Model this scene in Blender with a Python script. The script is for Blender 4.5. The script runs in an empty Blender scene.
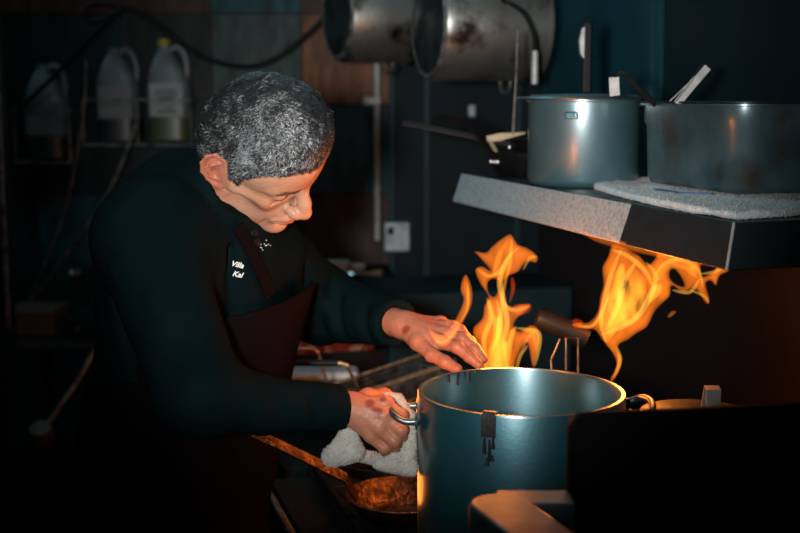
import bpy, bmesh, math, random
import numpy as np
from mathutils import Vector, Matrix

random.seed(7)
rng = np.random.default_rng(11)
SC = bpy.context.scene
COL = SC.collection

# ------------------------------------------------------------------ camera, world, lights, exposure
PITCH = math.radians(7.9)
FPX = 1200.0
EYE = (0.0, 0.0, 1.6)
cam_d = bpy.data.cameras.new('camera')
cam_d.sensor_width = 36.0
cam_d.lens = 36.0 * FPX / 800.0
cam_d.clip_start = 0.05
cam_d.dof.use_dof = True
cam_d.dof.focus_distance = 1.78
cam_d.dof.aperture_fstop = 3.5
cam = bpy.data.objects.new('camera', cam_d)
cam.location = EYE
cam.rotation_euler = (math.pi / 2 - PITCH, 0, 0)
COL.objects.link(cam)
SC.camera = cam

SC.view_settings.view_transform = 'Standard'
SC.view_settings.look = 'None'
SC.view_settings.gamma = 1.0
SC.view_settings.exposure = 0.0
SC.view_settings.use_curve_mapping = False
SC.cycles.use_denoising = True
SC.cycles.transparent_max_bounces = 48
SC.cycles.volume_step_rate = 1.0
SC.cycles.sample_clamp_indirect = 4.0

world = bpy.data.worlds.new('kitchen_dark')
world.use_nodes = True
wb = world.node_tree.nodes['Background']
wb.inputs['Color'].default_value = (0.10, 0.42, 0.50, 1)
wb.inputs['Strength'].default_value = 0.035
SC.world = world


def add_light(name, kind, loc, energy, color, target=None, **kw):
    d = bpy.data.lights.new(name, kind)
    d.energy = energy
    d.color = color
    for k, v in kw.items():
        setattr(d, k, v)
    o = bpy.data.objects.new(name, d)
    o.location = loc
    if target is not None:
        o.rotation_euler = (Vector(target) - Vector(loc)).to_track_quat('-Z', 'Y').to_euler()
    COL.objects.link(o)
    return o


# the photographer's flash, beside the camera and a little above it
add_light('flash', 'SPOT', (-0.17, 0.0, 1.63), 240, (1.0, 0.98, 0.96), (0.02, 2.0, 1.53),
          spot_size=math.radians(40), spot_blend=1.0, shadow_soft_size=0.05)
# dim bluish fills added overhead and at back left, with no lamps there
add_light('overhead_fill_light', 'AREA', (-0.3, 2.6, 2.82), 6, (0.45, 0.85, 1.0), (-0.3, 2.6, 0),
          shape='RECTANGLE', size=1.2, size_y=0.3)
add_light('back_left_fill_light', 'AREA', (-1.4, 4.1, 2.6), 3.5, (0.55, 0.88, 1.0), (0.3, 2.2, 1.3),
          shape='RECTANGLE', size=1.0, size_y=0.5)


# ------------------------------------------------------------------ helpers
def at(px, py, Y):
    """photo pixel and world depth -> world point"""
    x = (px - 400.0) / FPX
    u = -(py - 266.5) / FPX
    dy = math.cos(PITCH) + u * math.sin(PITCH)
    dz = -math.sin(PITCH) + u * math.cos(PITCH)
    t = Y / dy
    return Vector((x * t, Y, EYE[2] + dz * t))


def atz(px, py, z):
    """photo pixel on the horizontal plane z"""
    x = (px - 400.0) / FPX
    u = -(py - 266.5) / FPX
    dy = math.cos(PITCH) + u * math.sin(PITCH)
    dz = -math.sin(PITCH) + u * math.cos(PITCH)
    t = (z - EYE[2]) / dz
    return Vector((x * t, dy * t, z))


def to_px(P):
    P = np.asarray(P, float)
    x, y, z = P[..., 0], P[..., 1], P[..., 2] - EYE[2]
    f = y * math.cos(PITCH) - z * math.sin(PITCH)
    u = y * math.sin(PITCH) + z * math.cos(PITCH)
    return np.stack([400 + FPX * x / f, 266.5 - FPX * u / f], -1)


# --- materials
MATS = {}


def mat(name, c1, rough=0.5, metal=0.0, c2=None, scale=20.0, contrast=(0.35, 0.65), bump=0.0, bump_scale=None,
        stretch=(1, 1, 1), rough2=None, coat=0.0, sss=0.0, spec=0.5, c3=None, scale3=6.0, trans=0.0, sheen=0.0,
        attr=None, detail=6.0):
    m = bpy.data.materials.new(name)
    m.use_nodes = True
    nt = m.node_tree
    N, L = nt.nodes, nt.links
    b = N['Principled BSDF']
    b.inputs['Roughness'].default_value = rough
    b.inputs['Metallic'].default_value = metal
    b.inputs['Specular IOR Level'].default_value = spec
    b.inputs['Coat Weight'].default_value = coat
    b.inputs['Transmission Weight'].default_value = trans
    b.inputs['Sheen Weight'].default_value = sheen
    if sss:
        b.inputs['Subsurface Weight'].default_value = sss
        b.inputs['Subsurface Radius'].default_value = (0.012, 0.004, 0.002)
        b.inputs['Subsurface Scale'].default_value = 0.6
    tc = N.new('ShaderNodeTexCoord')
    mp = N.new('ShaderNodeMapping')
    mp.inputs['Scale'].default_value = stretch
    L.new(tc.outputs['Object'], mp.inputs['Vector'])
    no = N.new('ShaderNodeTexNoise')
    no.inputs['Scale'].default_value = scale
    no.inputs['Detail'].default_value = detail
    L.new(mp.outputs['Vector'], no.inputs['Vector'])
    mr = N.new('ShaderNodeMapRange')
    mr.inputs['From Min'].default_value = contrast[0]
    mr.inputs['From Max'].default_value = contrast[1]
    L.new(no.outputs['Fac'], mr.inputs['Value'])
    mx = N.new('ShaderNodeMix')
    mx.data_type = 'RGBA'
    c2 = c2 or tuple(v * 0.8 for v in c1)
    mx.inputs['A'].default_value = (*c1, 1)
    mx.inputs['B'].default_value = (*c2, 1)
    L.new(mr.outputs['Result'], mx.inputs['Factor'])
    out = mx.outputs['Result']
    if c3:
        n3 = N.new('ShaderNodeTexNoise')
        n3.inputs['Scale'].default_value = scale3
        n3.inputs['Detail'].default_value = 5
        L.new(tc.outputs['Object'], n3.inputs['Vector'])
        m3 = N.new('ShaderNodeMapRange')
        m3.inputs['From Min'].default_value = 0.52
        m3.inputs['From Max'].default_value = 0.66
        L.new(n3.outputs['Fac'], m3.inputs['Value'])
        x3 = N.new('ShaderNodeMix')
        x3.data_type = 'RGBA'
        L.new(m3.outputs['Result'], x3.inputs['Factor'])
        L.new(out, x3.inputs['A'])
        x3.inputs['B'].default_value = (*c3, 1)
        out = x3.outputs['Result']
    if attr:
        at_ = N.new('ShaderNodeAttribute')
        at_.attribute_name = attr
        xm = N.new('ShaderNodeMix')
        xm.data_type = 'RGBA'
        xm.blend_type = 'MULTIPLY'
        xm.inputs['Factor'].default_value = 1.0
        L.new(out, xm.inputs['A'])
        L.new(at_.outputs['Color'], xm.inputs['B'])
        out = xm.outputs['Result']
    L.new(out, b.inputs['Base Color'])
    if rough2 is not None:
        r2 = N.new('ShaderNodeMapRange')
        r2.inputs['From Min'].default_value = contrast[0]
        r2.inputs['From Max'].default_value = contrast[1]
        r2.inputs['To Min'].default_value = rough
        r2.inputs['To Max'].default_value = rough2
        L.new(no.outputs['Fac'], r2.inputs['Value'])
        L.new(r2.outputs['Result'], b.inputs['Roughness'])
    if bump:
        nb = no
        if bump_scale:
            nb = N.new('ShaderNodeTexNoise')
            nb.inputs['Scale'].default_value = bump_scale
            nb.inputs['Detail'].default_value = 4
            L.new(mp.outputs['Vector'], nb.inputs['Vector'])
        bp = N.new('ShaderNodeBump')
        bp.inputs['Strength'].default_value = bump
        bp.inputs['Distance'].default_value = 0.004
        L.new(nb.outputs['Fac'], bp.inputs['Height'])
        L.new(bp.outputs['Normal'], b.inputs['Normal'])
    MATS[name] = m
    return m


def emis_volume(name, color, strength):
    m = bpy.data.materials.new(name)
    m.use_nodes = True
    nt = m.node_tree
    nt.nodes.clear()
    o = nt.nodes.new('ShaderNodeOutputMaterial')
    e = nt.nodes.new('ShaderNodeEmission')
    e.inputs['Color'].default_value = (*color, 1)
    e.inputs['Strength'].default_value = strength
    nt.links.new(e.outputs['Emission'], o.inputs['Volume'])
    m.cycles.homogeneous_volume = True
    MATS[name] = m
    return m


# --- mesh builder
def smooth(me, angle=math.radians(40)):
    me.polygons.foreach_set('use_smooth', [True] * len(me.polygons))
    try:
        me.set_sharp_from_angle(angle=angle)
    except Exception:
        pass


def mk(name, verts, faces, material, parent=None, sharp=40, attr=None):
    me = bpy.data.meshes.new(name)
    me.from_pydata([tuple(v) for v in verts], [], faces)
    if attr is not None:
        ca = me.color_attributes.new('tint', 'FLOAT_COLOR', 'POINT')
        a = np.ones((len(verts), 4), np.float32)
        a[:, :3] = attr
        ca.data.foreach_set('color', a.ravel())
    me.update()
    if sharp:
        smooth(me, math.radians(sharp))
    me.materials.append(material)
    o = bpy.data.objects.new(name, me)
    COL.objects.link(o)
    if parent is not None:
        o.parent = parent
        if parent.matrix_basis != Matrix.Identity(4):
            o.matrix_parent_inverse = parent.matrix_basis.inverted()
    return o


def mknp(name, V, F, material, parent=None, sharp=0, attr=None):
    """fast numpy path, quads or tris as (n,k) array"""
    me = bpy.data.meshes.new(name)
    k = F.shape[1]
    me.vertices.add(len(V))
    me.vertices.foreach_set('co', np.asarray(V, np.float32).ravel())
    me.loops.add(F.size)
    me.loops.foreach_set('vertex_index', F.astype(np.int32).ravel())
    me.polygons.add(len(F))
    me.polygons.foreach_set('loop_start', np.arange(0, F.size, k, dtype=np.int32))
    me.polygons.foreach_set('loop_total', np.full(len(F), k, np.int32))
    me.update(calc_edges=True)
    me.validate()
    if attr is not None:
        ca = me.color_attributes.new('tint', 'FLOAT_COLOR', 'POINT')
        a = np.ones((len(V), 4), np.float32)
        a[:, :3] = attr
        ca.data.foreach_set('color', a.ravel())
    me.polygons.foreach_set('use_smooth', [True] * len(me.polygons))
    if sharp:
        smooth(me, math.radians(sharp))
    me.materials.append(material)
    o = bpy.data.objects.new(name, me)
    COL.objects.link(o)
    if parent is not None:
        o.parent = parent
        if parent.matrix_basis != Matrix.Identity(4):
            o.matrix_parent_inverse = parent.matrix_basis.inverted()
    return o


def frame_of(d, upref=Vector((0, 0, 1))):
    d = d.normalized()
    if abs(d.dot(upref)) > 0.95:
        upref = Vector((1, 0, 0))
    s = d.cross(upref).normalized()
    return s, s.cross(d).normalized()


class MB:
    def __init__(s):
        s.v = []
        s.f = []

    def add(s, vs, fs, M=None):
        b = len(s.v)
        for p in vs:
            p = Vector(p)
            s.v.append(M @ p if M is not None else p)
        s.f += [[i + b for i in f] for f in fs]
        return s

    def box(s, lo, hi, M=None):
        x0, y0, z0 = lo
        x1, y1, z1 = hi
        vs = [(x0, y0, z0), (x1, y0, z0), (x1, y1, z0), (x0, y1, z0), (x0, y0, z1), (x1, y0, z1), (x1, y1, z1), (x0, y1, z1)]
        return s.add(vs, [[3, 2, 1, 0], [4, 5, 6, 7], [0, 1, 5, 4], [1, 2, 6, 5], [2, 3, 7, 6], [3, 0, 4, 7]], M)

    def tube(s, pts, r, n=10, M=None, closed=False):
        pts = [Vector(p) for p in pts]
        rr = r if isinstance(r, (list, tuple)) else [r] * len(pts)
        vs, fs = [], []
        up = Vector((0, 0, 1))
        m = len(pts)
        side = None
        for i, p in enumerate(pts):
            a = pts[(i - 1) % m] if (closed or i > 0) else p
            b = pts[(i + 1) % m] if (closed or i < m - 1) else p
            d = (b - a).normalized()
            if side is None:
                side, up2 = frame_of(d)
            else:
                side = (side - d * side.dot(d)).normalized()
                up2 = side.cross(d).normalized()
            for k in range(n):
                t = 2 * math.pi * k / n
                vs.append(p + side * (math.cos(t) * rr[i]) + up2 * (math.sin(t) * rr[i]))
        for i in range(m if closed else m - 1):
            for k in range(n):
                i2 = (i + 1) % m
                fs.append([i * n + k, i * n + (k + 1) % n, i2 * n + (k + 1) % n, i2 * n + k])
        if not closed:
            fs.append(list(range(n))[::-1])
            fs.append([(m - 1) * n + k for k in range(n)])
        return s.add(vs, fs, M)

    def lathe(s, prof, n=64, M=None):
        """prof: list of (r,z); r==0 closes to a pole"""
        vs, fs, rows = [], [], []
        for r, z in prof:
            if r <= 1e-6:
                rows.append([len(vs)])
                vs.append((0, 0, z))
            else:
                rows.append(list(range(len(vs), len(vs) + n)))
                vs += [(r * math.cos(2 * math.pi * k / n), r * math.sin(2 * math.pi * k / n), z) for k in range(n)]
        for a, b in zip(rows, rows[1:]):
            for k in range(n):
                k2 = (k + 1) % n
                if len(a) == 1 and len(b) == 1:
                    continue
                if len(a) == 1:
                    fs.append([a[0], b[k], b[k2]])
                elif len(b) == 1:
                    fs.append([a[k], b[0], a[k2]])
                else:
                    fs.append([a[k], b[k], b[k2], a[k2]])
        return s.add(vs, fs, M)

    def prism(s, poly, z0, z1, M=None):
        n = len(poly)
        vs = [(x, y, z0) for x, y in poly] + [(x, y, z1) for x, y in poly]
        fs = [list(range(n))[::-1], list(range(n, 2 * n))] + [[i, (i + 1) % n, n + (i + 1) % n, n + i] for i in range(n)]
        return s.add(vs, fs, M)

    def strip(s, pts, w, t, wdir, M=None):
        """flat bar following pts; width w along wdir, thickness t"""
        pts = [Vector(p) for p in pts]
        wd = Vector(wdir).normalized()
        vs, fs = [], []
        for i, p in enumerate(pts):
            a = pts[max(0, i - 1)]
            b = pts[min(len(pts) - 1, i + 1)]
            d = (b - a).normalized()
            ww = w[i] if isinstance(w, (list, tuple)) else w
            wv = (wd - d * wd.dot(d)).normalized()
            nv = wv.cross(d).normalized()
            for sx, sn in ((-1, -1), (1, -1), (1, 1), (-1, 1)):
                vs.append(p + wv * (sx * ww / 2) + nv * (sn * t / 2))
        m = len(pts)
        for i in range(m - 1):
            for k in range(4):
                fs.append([i * 4 + k, i * 4 + (k + 1) % 4, i * 4 + 4 + (k + 1) % 4, i * 4 + 4 + k])
        fs.append([3, 2, 1, 0])
        fs.append([m * 4 - 4, m * 4 - 3, m * 4 - 2, m * 4 - 1])
        return s.add(vs, fs, M)

    def build(s, name, material, parent=None, bevel=0.0, seg=2, sharp=40):
        o = mk(name, s.v, s.f, material, parent, sharp)
        bm = bmesh.new()
        bm.from_mesh(o.data)
        bmesh.ops.recalc_face_normals(bm, faces=bm.faces)
        bm.to_mesh(o.data)
        bm.free()
        smooth(o.data, math.radians(sharp))
        if bevel:
            md = o.modifiers.new('bevel', 'BEVEL')
            md.width = bevel
            md.segments = seg
            md.limit_method = 'ANGLE'
            md.harden_normals = True
        return o


def empty(name, loc=(0, 0, 0), rz=0.0):
    o = bpy.data.objects.new(name, None)
    o.location = loc
    o.rotation_euler = (0, 0, rz)
    o.empty_display_size = 0.05
    COL.objects.link(o)
    return o


def tag(o, label=None, cat=None, group=None, kind=None):
    if label:
        o['label'] = label
    if cat:
        o['category'] = cat
    if group:
        o['group'] = group
    if kind:
        o['kind'] = kind
    return o


def struct(o):
    o['kind'] = 'structure'
    return o


def T(x, y, z, rz=0.0, rx=0.0, ry=0.0):
    return Matrix.Translation((x, y, z)) @ Matrix.Rotation(rz, 4, 'Z') @ Matrix.Rotation(ry, 4, 'Y') @ Matrix.Rotation(rx, 4, 'X')


def spline(pts, n=8, closed=False):
    """Catmull-Rom through the points"""
    P = [Vector(p) for p in pts]
    m = len(P)
    out = []
    for i in range(m if closed else m - 1):
        if closed:
            a, b, c, d = P[(i - 1) % m], P[i], P[(i + 1) % m], P[(i + 2) % m]
        else:
            a, b, c, d = P[max(i - 1, 0)], P[i], P[i + 1], P[min(i + 2, m - 1)]
        for k in range(n):
            t = k / n
            out.append(0.5 * ((2 * b) + (c - a) * t + (2 * a - 5 * b + 4 * c - d) * t * t + (3 * b - a - 3 * c + d) * t ** 3))
    if not closed:
        out.append(P[-1])
    return out


# --- signed distance modelling: grow one continuous skin over joints
def s_cone(P, a, b, ra, rb):
    a = np.asarray(a, np.float32)
    b = np.asarray(b, np.float32)
    ba = b - a
    L2 = float(ba @ ba) + 1e-12
    t = np.clip(((P - a) @ ba) / L2, 0, 1)
    d = P - a - t[:, None] * ba
    return np.sqrt((d * d).sum(1)) - (ra + (rb - ra) * t)


def s_ell(P, c, r, R=None):
    q = P - np.asarray(c, np.float32)
    if R is not None:
        q = q @ np.asarray(R, np.float32)
    r = np.asarray(r, np.float32)
    k0 = np.sqrt(((q / r) ** 2).sum(1))
    k1 = np.sqrt(((q / (r * r)) ** 2).sum(1)) + 1e-9
    return k0 * (k0 - 1.0) / k1


def s_box(P, c, h, R=None, r=0.0):
    q = P - np.asarray(c, np.float32)
    if R is not None:
        q = q @ np.asarray(R, np.float32)
    q = np.abs(q) - (np.asarray(h, np.float32) - r)
    return np.sqrt((np.maximum(q, 0) ** 2).sum(1)) + np.minimum(q.max(1), 0) - r


def smin(a, b, k):
    h = np.maximum(k - np.abs(a - b), 0) / k
    return np.minimum(a, b) - h * h * k * 0.25


def smax(a, b, k):
    return -smin(-a, -b, k)


def waves(P, f, seed, n=6):
    r = np.random.default_rng(seed)
    o = np.zeros(len(P), np.float32)
    for _ in range(n):
        d = r.normal(size=3)
        d *= f * (0.6 + 0.8 * r.random()) / np.linalg.norm(d)
        o += np.sin(P @ d.astype(np.float32) + r.random() * 6.28)
    return o / n


def surfnet(F, lo, hi, h):
    lo = np.asarray(lo, np.float32)
    hi = np.asarray(hi, np.float32)
    n = (np.ceil((hi - lo) / h / 4).astype(int)) * 4 + 1
    ax = [lo[i] + h * np.arange(n[i], dtype=np.float32) for i in range(3)]
    C = np.stack(np.meshgrid(ax[0][::4], ax[1][::4], ax[2][::4], indexing='ij'), -1).reshape(-1, 3)
    cv = F(C).reshape([(k - 1) // 4 + 1 for k in n])
    near = np.abs(cv) < 4 * h * 2.4
    for a in range(3):
        near = near | np.roll(near, 1, a) | np.roll(near, -1, a)
    idx = [np.minimum((np.arange(k) + 2) // 4, (k - 1) // 4) for k in n]
    V = cv[np.ix_(*idx)].astype(np.float32)
    M = near[np.ix_(*idx)]
    I = np.argwhere(M)
    P = np.stack([ax[i][I[:, i]] for i in range(3)], -1)
    out = np.empty(len(P), np.float32)
    for s in range(0, len(P), 400000):
        out[s:s + 400000] = F(P[s:s + 400000])
    V[M] = out
    S = V < 0
    nc = n - 1
    cnt = np.zeros(nc, np.int8)
    for dx in (0, 1):
        for dy in (0, 1):
            for dz in (0, 1):
                cnt += S[dx:nc[0] + dx, dy:nc[1] + dy, dz:nc[2] + dz]
    act = (cnt > 0) & (cnt < 8)
    A = np.argwhere(act)
    ids = -np.ones(nc, np.int64)
    ids[act] = np.arange(len(A))
    acc = np.zeros((len(A), 3))
    w = np.zeros(len(A))
    cor = [(0, 0, 0), (1, 0, 0), (0, 1, 0), (1, 1, 0), (0, 0, 1), (1, 0, 1), (0, 1, 1), (1, 1, 1)]
    for i in range(8):
        for j in range(i + 1, 8):
            a, b = np.array(cor[i]), np.array(cor[j])
            if np.abs(a - b).sum() != 1:
                continue
            va = V[tuple((A + a).T)]
            vb = V[tuple((A + b).T)]
            x = (va < 0) != (vb < 0)
            t = va[x] / (va[x] - vb[x])
            acc[x] += a + t[:, None] * (b - a)
            w[x] += 1
    VV = lo + h * (A + acc / w[:, None])
    faces = []
    for axis in range(3):
        o1, o2 = [(1, 2), (2, 0), (0, 1)][axis]
        sl = [slice(None)] * 3
        sl2 = [slice(None)] * 3
        sl[axis] = slice(0, n[axis] - 1)
        sl2[axis] = slice(1, n[axis])
        a, b = S[tuple(sl)], S[tuple(sl2)]
        E = np.argwhere(a != b)
        E = E[(E[:, o1] > 0) & (E[:, o2] > 0) & (E[:, o1] < nc[o1]) & (E[:, o2] < nc[o2])]
        flip = b[tuple(E.T)]
        q = []
        for d1, d2 in ((-1, -1), (0, -1), (0, 0), (-1, 0)):
            c = E.copy()
            c[:, o1] += d1
            c[:, o2] += d2
            q.append(ids[tuple(c.T)])
        q = np.stack(q, -1)
        q[flip] = q[flip][:, ::-1]
        faces.append(q)
    Fc = np.concatenate(faces)
    return VV.astype(np.float32), Fc[(Fc >= 0).all(1)]


def strands(points, normals, length, width, tints, curl=0.5, drift=None, segs=3, seed=3, lift=0.5):
    """short tapering curved fibres as one mesh (verts, quads, tint)"""
    r = np.random.default_rng(seed)
    n = len(points)
    t1 = np.cross(normals, r.normal(size=(n, 3)))
    t1 /= np.linalg.norm(t1, axis=1)[:, None] + 1e-9
    if drift is not None:
        dd = drift - (drift * normals).sum(1)[:, None] * normals
        dd /= np.linalg.norm(dd, axis=1)[:, None] + 1e-9
        t1 = t1 * curl + dd * (1 - curl)
        t1 /= np.linalg.norm(t1, axis=1)[:, None] + 1e-9
    L = length * (0.6 + 0.8 * r.random(n))[:, None]
    side = np.cross(normals, t1)
    bend = (r.random(n)[:, None] - 0.5) * 2.2
    vs, tt = [], []
    for k in range(segs + 1):
        s = k / segs
        c = points + L * (normals * lift * (s - 0.55 * s * s) + t1 * s * (1 - 0.25 * s) + side * bend * 0.5 * s * s)
        wv = side - 0.5 * bend * s * t1 + normals * 0.35
        wv /= np.linalg.norm(wv, axis=1)[:, None]
        ww = width * (1 - 0.75 * s)
        vs.append(c - wv * ww / 2)
        vs.append(c + wv * ww / 2)
        tt += [tints, tints]
    V = np.stack(vs, 1).reshape(-1, 3)
    TT = np.stack(tt, 1).reshape(-1, 3)
    m = 2 * (segs + 1)
    base = np.arange(n)[:, None] * m
    F = np.concatenate([base + np.array([2 * k, 2 * k + 1, 2 * k + 3, 2 * k + 2]) for k in range(segs)])
    return V, F, TT


def sample_surface(V, F, n, seed=1):
    r = np.random.default_rng(seed)
    a, b, c, d = (V[F[:, i]] for i in range(4))
    nr = np.cross(c - a, d - b)
    ar = np.linalg.norm(nr, axis=1)
    i = r.choice(len(F), n, p=ar / ar.sum())
    u, v = r.random(n)[:, None], r.random(n)[:, None]
    p = a[i] * (1 - u) * (1 - v) + b[i] * u * (1 - v) + c[i] * u * v + d[i] * (1 - u) * v
    return p, nr[i] / (ar[i][:, None] + 1e-12)

# ------------------------------------------------------------------ materials
M_steel = mat('brushed_steel', (0.30, 0.40, 0.43), 0.36, 1.0, (0.18, 0.25, 0.28), 30, (0.3, 0.75), 0.05, 220, rough2=0.5)
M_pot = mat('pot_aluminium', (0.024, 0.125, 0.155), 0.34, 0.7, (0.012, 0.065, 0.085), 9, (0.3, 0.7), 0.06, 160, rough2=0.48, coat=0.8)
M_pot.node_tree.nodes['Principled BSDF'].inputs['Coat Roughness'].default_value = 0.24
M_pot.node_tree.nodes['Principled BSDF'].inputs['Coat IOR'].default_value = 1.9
M_shelfpot = mat('dull_aluminium', (0.10, 0.20, 0.23), 0.36, 0.5, (0.05, 0.12, 0.145), 8, (0.3, 0.7), 0.06, 130, rough2=0.48, coat=1.0)
M_shelfpot.node_tree.nodes['Principled BSDF'].inputs['Coat Roughness'].default_value = 0.28
M_shelfpot.node_tree.nodes['Principled BSDF'].inputs['Coat IOR'].default_value = 2.0
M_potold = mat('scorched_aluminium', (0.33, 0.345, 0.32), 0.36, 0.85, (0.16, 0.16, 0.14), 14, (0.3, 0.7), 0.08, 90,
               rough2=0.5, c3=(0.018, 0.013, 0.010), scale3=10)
M_potbase = mat('sooty_base', (0.035, 0.05, 0.055), 0.4, 0.6, (0.01, 0.012, 0.013), 16, (0.4, 0.6), 0.2, 60, rough2=0.6)
M_lip = mat('speckled_steel', (0.36, 0.45, 0.47), 0.6, 0.3, (0.17, 0.23, 0.25), 160, (0.42, 0.75), 0.05)
M_shelf = mat('greasy_steel', (0.05, 0.07, 0.08), 0.35, 0.8, (0.02, 0.03, 0.035), 25, (0.3, 0.7), 0.05, rough2=0.6)
M_pan = mat('stained_steel', (0.085, 0.15, 0.17), 0.34, 0.5, (0.035, 0.075, 0.09), 12, (0.3, 0.7), 0.05, 120, rough2=0.5, coat=0.8,
            c3=(0.05, 0.045, 0.035), scale3=9)
M_pan.node_tree.nodes['Principled BSDF'].inputs['Coat Roughness'].default_value = 0.25
M_iron = mat('black_iron', (0.012, 0.011, 0.011), 0.5, 0.5, (0.004, 0.004, 0.004), 60, (0.3, 0.7), 0.3)
M_wok = mat('seasoned_steel', (0.10, 0.055, 0.03), 0.28, 0.85, (0.02, 0.012, 0.008), 50, (0.35, 0.6), 0.9, 110, rough2=0.45)
M_black = mat('black_plastic', (0.005, 0.005, 0.006), 0.4, 0.0, (0.003, 0.003, 0.003), 30, spec=0.2)
M_rubber = mat('black_rubber', (0.005, 0.006, 0.007), 0.5, 0.0, spec=0.15)
M_slab = mat('charred_panel', (0.0022, 0.0022, 0.0024), 0.6, 0.0, (0.0012, 0.0012, 0.0012), 30, (0.3, 0.7), 0.2, 60, spec=0.06)
M_ledge = mat('worn_ledge_steel', (0.11, 0.18, 0.20), 0.33, 0.8, (0.06, 0.065, 0.068), 14, (0.35, 0.65), 0.05, rough2=0.5)
M_rangewall = mat('streaked_sheet_steel', (0.005, 0.006, 0.007), 0.55, 0.1, (0.008, 0.005, 0.004), 6, (0.35, 0.7), 0.1, 30,
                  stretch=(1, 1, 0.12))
M_rangewall2 = mat('dark_sheet_steel', (0.003, 0.014, 0.018), 0.55, 0.1, (0.004, 0.008, 0.009), 6, (0.35, 0.7), 0.1, 30, stretch=(1, 1, 0.12), spec=0.15)
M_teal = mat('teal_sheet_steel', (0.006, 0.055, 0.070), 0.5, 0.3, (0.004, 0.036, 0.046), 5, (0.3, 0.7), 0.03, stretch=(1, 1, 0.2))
M_dark = mat('dark_equipment', (0.0028, 0.011, 0.014), 0.6, 0.0, (0.0018, 0.007, 0.009), 8, spec=0.08)
M_counter = mat('dull_counter_steel', (0.006, 0.022, 0.026), 0.55, 0.2, (0.004, 0.014, 0.017), 8, spec=0.15)
M_floor = mat('quarry_tile', (0.05, 0.025, 0.018), 0.5, 0.0, (0.03, 0.015, 0.012), 12)
M_ceil = mat('ceiling_board', (0.04, 0.045, 0.045), 0.8)
M_pipe = mat('painted_pipe', (0.30, 0.33, 0.30), 0.5, 0.1, (0.18, 0.20, 0.18), 30)
M_wire = mat('dull_wire', (0.22, 0.23, 0.21), 0.5, 0.6, (0.06, 0.06, 0.06), 40)
M_tanlit = mat('tan_lit_wire', (0.55, 0.40, 0.22), 0.35, 0.4, (0.3, 0.2, 0.1), 60)  # tan base imitates flame light on the basket rims and handles
M_jug = mat('milky_plastic', (0.12, 0.13, 0.135), 0.45, 0.0, (0.10, 0.115, 0.115), 10, (0.3, 0.7))
M_jugd = mat('murky_plastic', (0.10, 0.115, 0.12), 0.45, 0.0, (0.07, 0.08, 0.08), 10, (0.3, 0.7))
M_label = mat('paper_label', (0.23, 0.25, 0.25), 0.7, 0.0, (0.18, 0.20, 0.20), 30)
M_ink = mat('label_ink', (0.02, 0.025, 0.025), 0.7)
M_liq = mat('green_liquid', (0.045, 0.07, 0.025), 0.4, 0.0, (0.03, 0.05, 0.018), 12)
M_liqd = mat('dark_liquid', (0.010, 0.016, 0.017), 0.4, 0.0)
M_cap = mat('yellow_cap', (0.26, 0.20, 0.02), 0.5)
M_white = mat('white_plastic', (0.5, 0.52, 0.5), 0.5, 0.0, (0.35, 0.36, 0.34), 30)
M_plate = mat('outlet_plate', (0.22, 0.29, 0.31), 0.5, 0.3, (0.10, 0.14, 0.15), 40, (0.3, 0.7))
M_terry = mat('white_terry', (0.42, 0.42, 0.38), 0.9, 0.0, (0.26, 0.25, 0.22), 60, (0.3, 0.7), 0.9, 260, sheen=0.3)
M_terryd = mat('grey_terry', (0.66, 0.71, 0.71), 0.9, 0.0, (0.42, 0.47, 0.47), 60, (0.3, 0.7), 0.9, 260, sheen=0.2)
M_fuzz = mat('terry_fibres', (0.60, 0.60, 0.56), 0.9)
M_fuzzh = mat('hand_towel_fibres', (0.42, 0.41, 0.37), 0.9)
M_bluest = mat('blue_stripe', (0.05, 0.12, 0.25), 0.9)
M_meat = mat('raw_meat', (0.22, 0.03, 0.025), 0.35, 0.0, (0.45, 0.32, 0.24), 45, (0.5, 0.62), 0.6, c3=(0.06, 0.008, 0.008), scale3=30)
M_steelcut = mat('bright_steel', (0.6, 0.62, 0.62), 0.3, 1.0, (0.45, 0.47, 0.47), 60)
M_greyh = mat('grey_handle', (0.42, 0.43, 0.42), 0.5, 0.3, (0.30, 0.31, 0.30), 60)
M_handle = mat('handle_steel', (0.15, 0.18, 0.19), 0.35, 0.85, (0.09, 0.11, 0.12), 60)
M_wood = mat('old_wood', (0.05, 0.03, 0.018), 0.6, 0.0, (0.05, 0.03, 0.02), 12, (0.3, 0.7), 0.1, stretch=(1, 8, 1))
M_spat = mat('tan_blade', (0.20, 0.15, 0.08), 0.4, 0.3, (0.2, 0.14, 0.07), 30)
M_lens = mat('mug_glaze', (0.4, 0.45, 0.45), 0.3)
M_sauce = mat('dark_sauce', (0.010, 0.003, 0.004), 0.35)
M_gap = mat('range_fascia', (0.05, 0.045, 0.042), 0.5, 0.6, (0.03, 0.027, 0.025), 12, (0.3, 0.7), 0.1)

# ------------------------------------------------------------------ room
ROOM_X0, ROOM_Y1, ROOM_H = -2.3, 4.05, 2.9
U = Vector((-0.277, 0.961, 0)).normalized()      # along the range, away from the camera
W = Vector((U.y, -U.x, 0))                        # across the range, towards its wall
P0 = Vector((0.447, 1.6, 0))                      # below the near corner of the over-shelf
RZ = math.atan2(W.y, W.x)                         # frame with x = W, y = U


def RM(w, u, z=0.0):
    """point in the range's own frame"""
    p = P0 + W * w + U * u
    return Vector((p.x, p.y, z))


RMAT = Matrix.Translation(P0) @ Matrix.Rotation(RZ, 4, 'Z')   # local (w, u, z)

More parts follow.
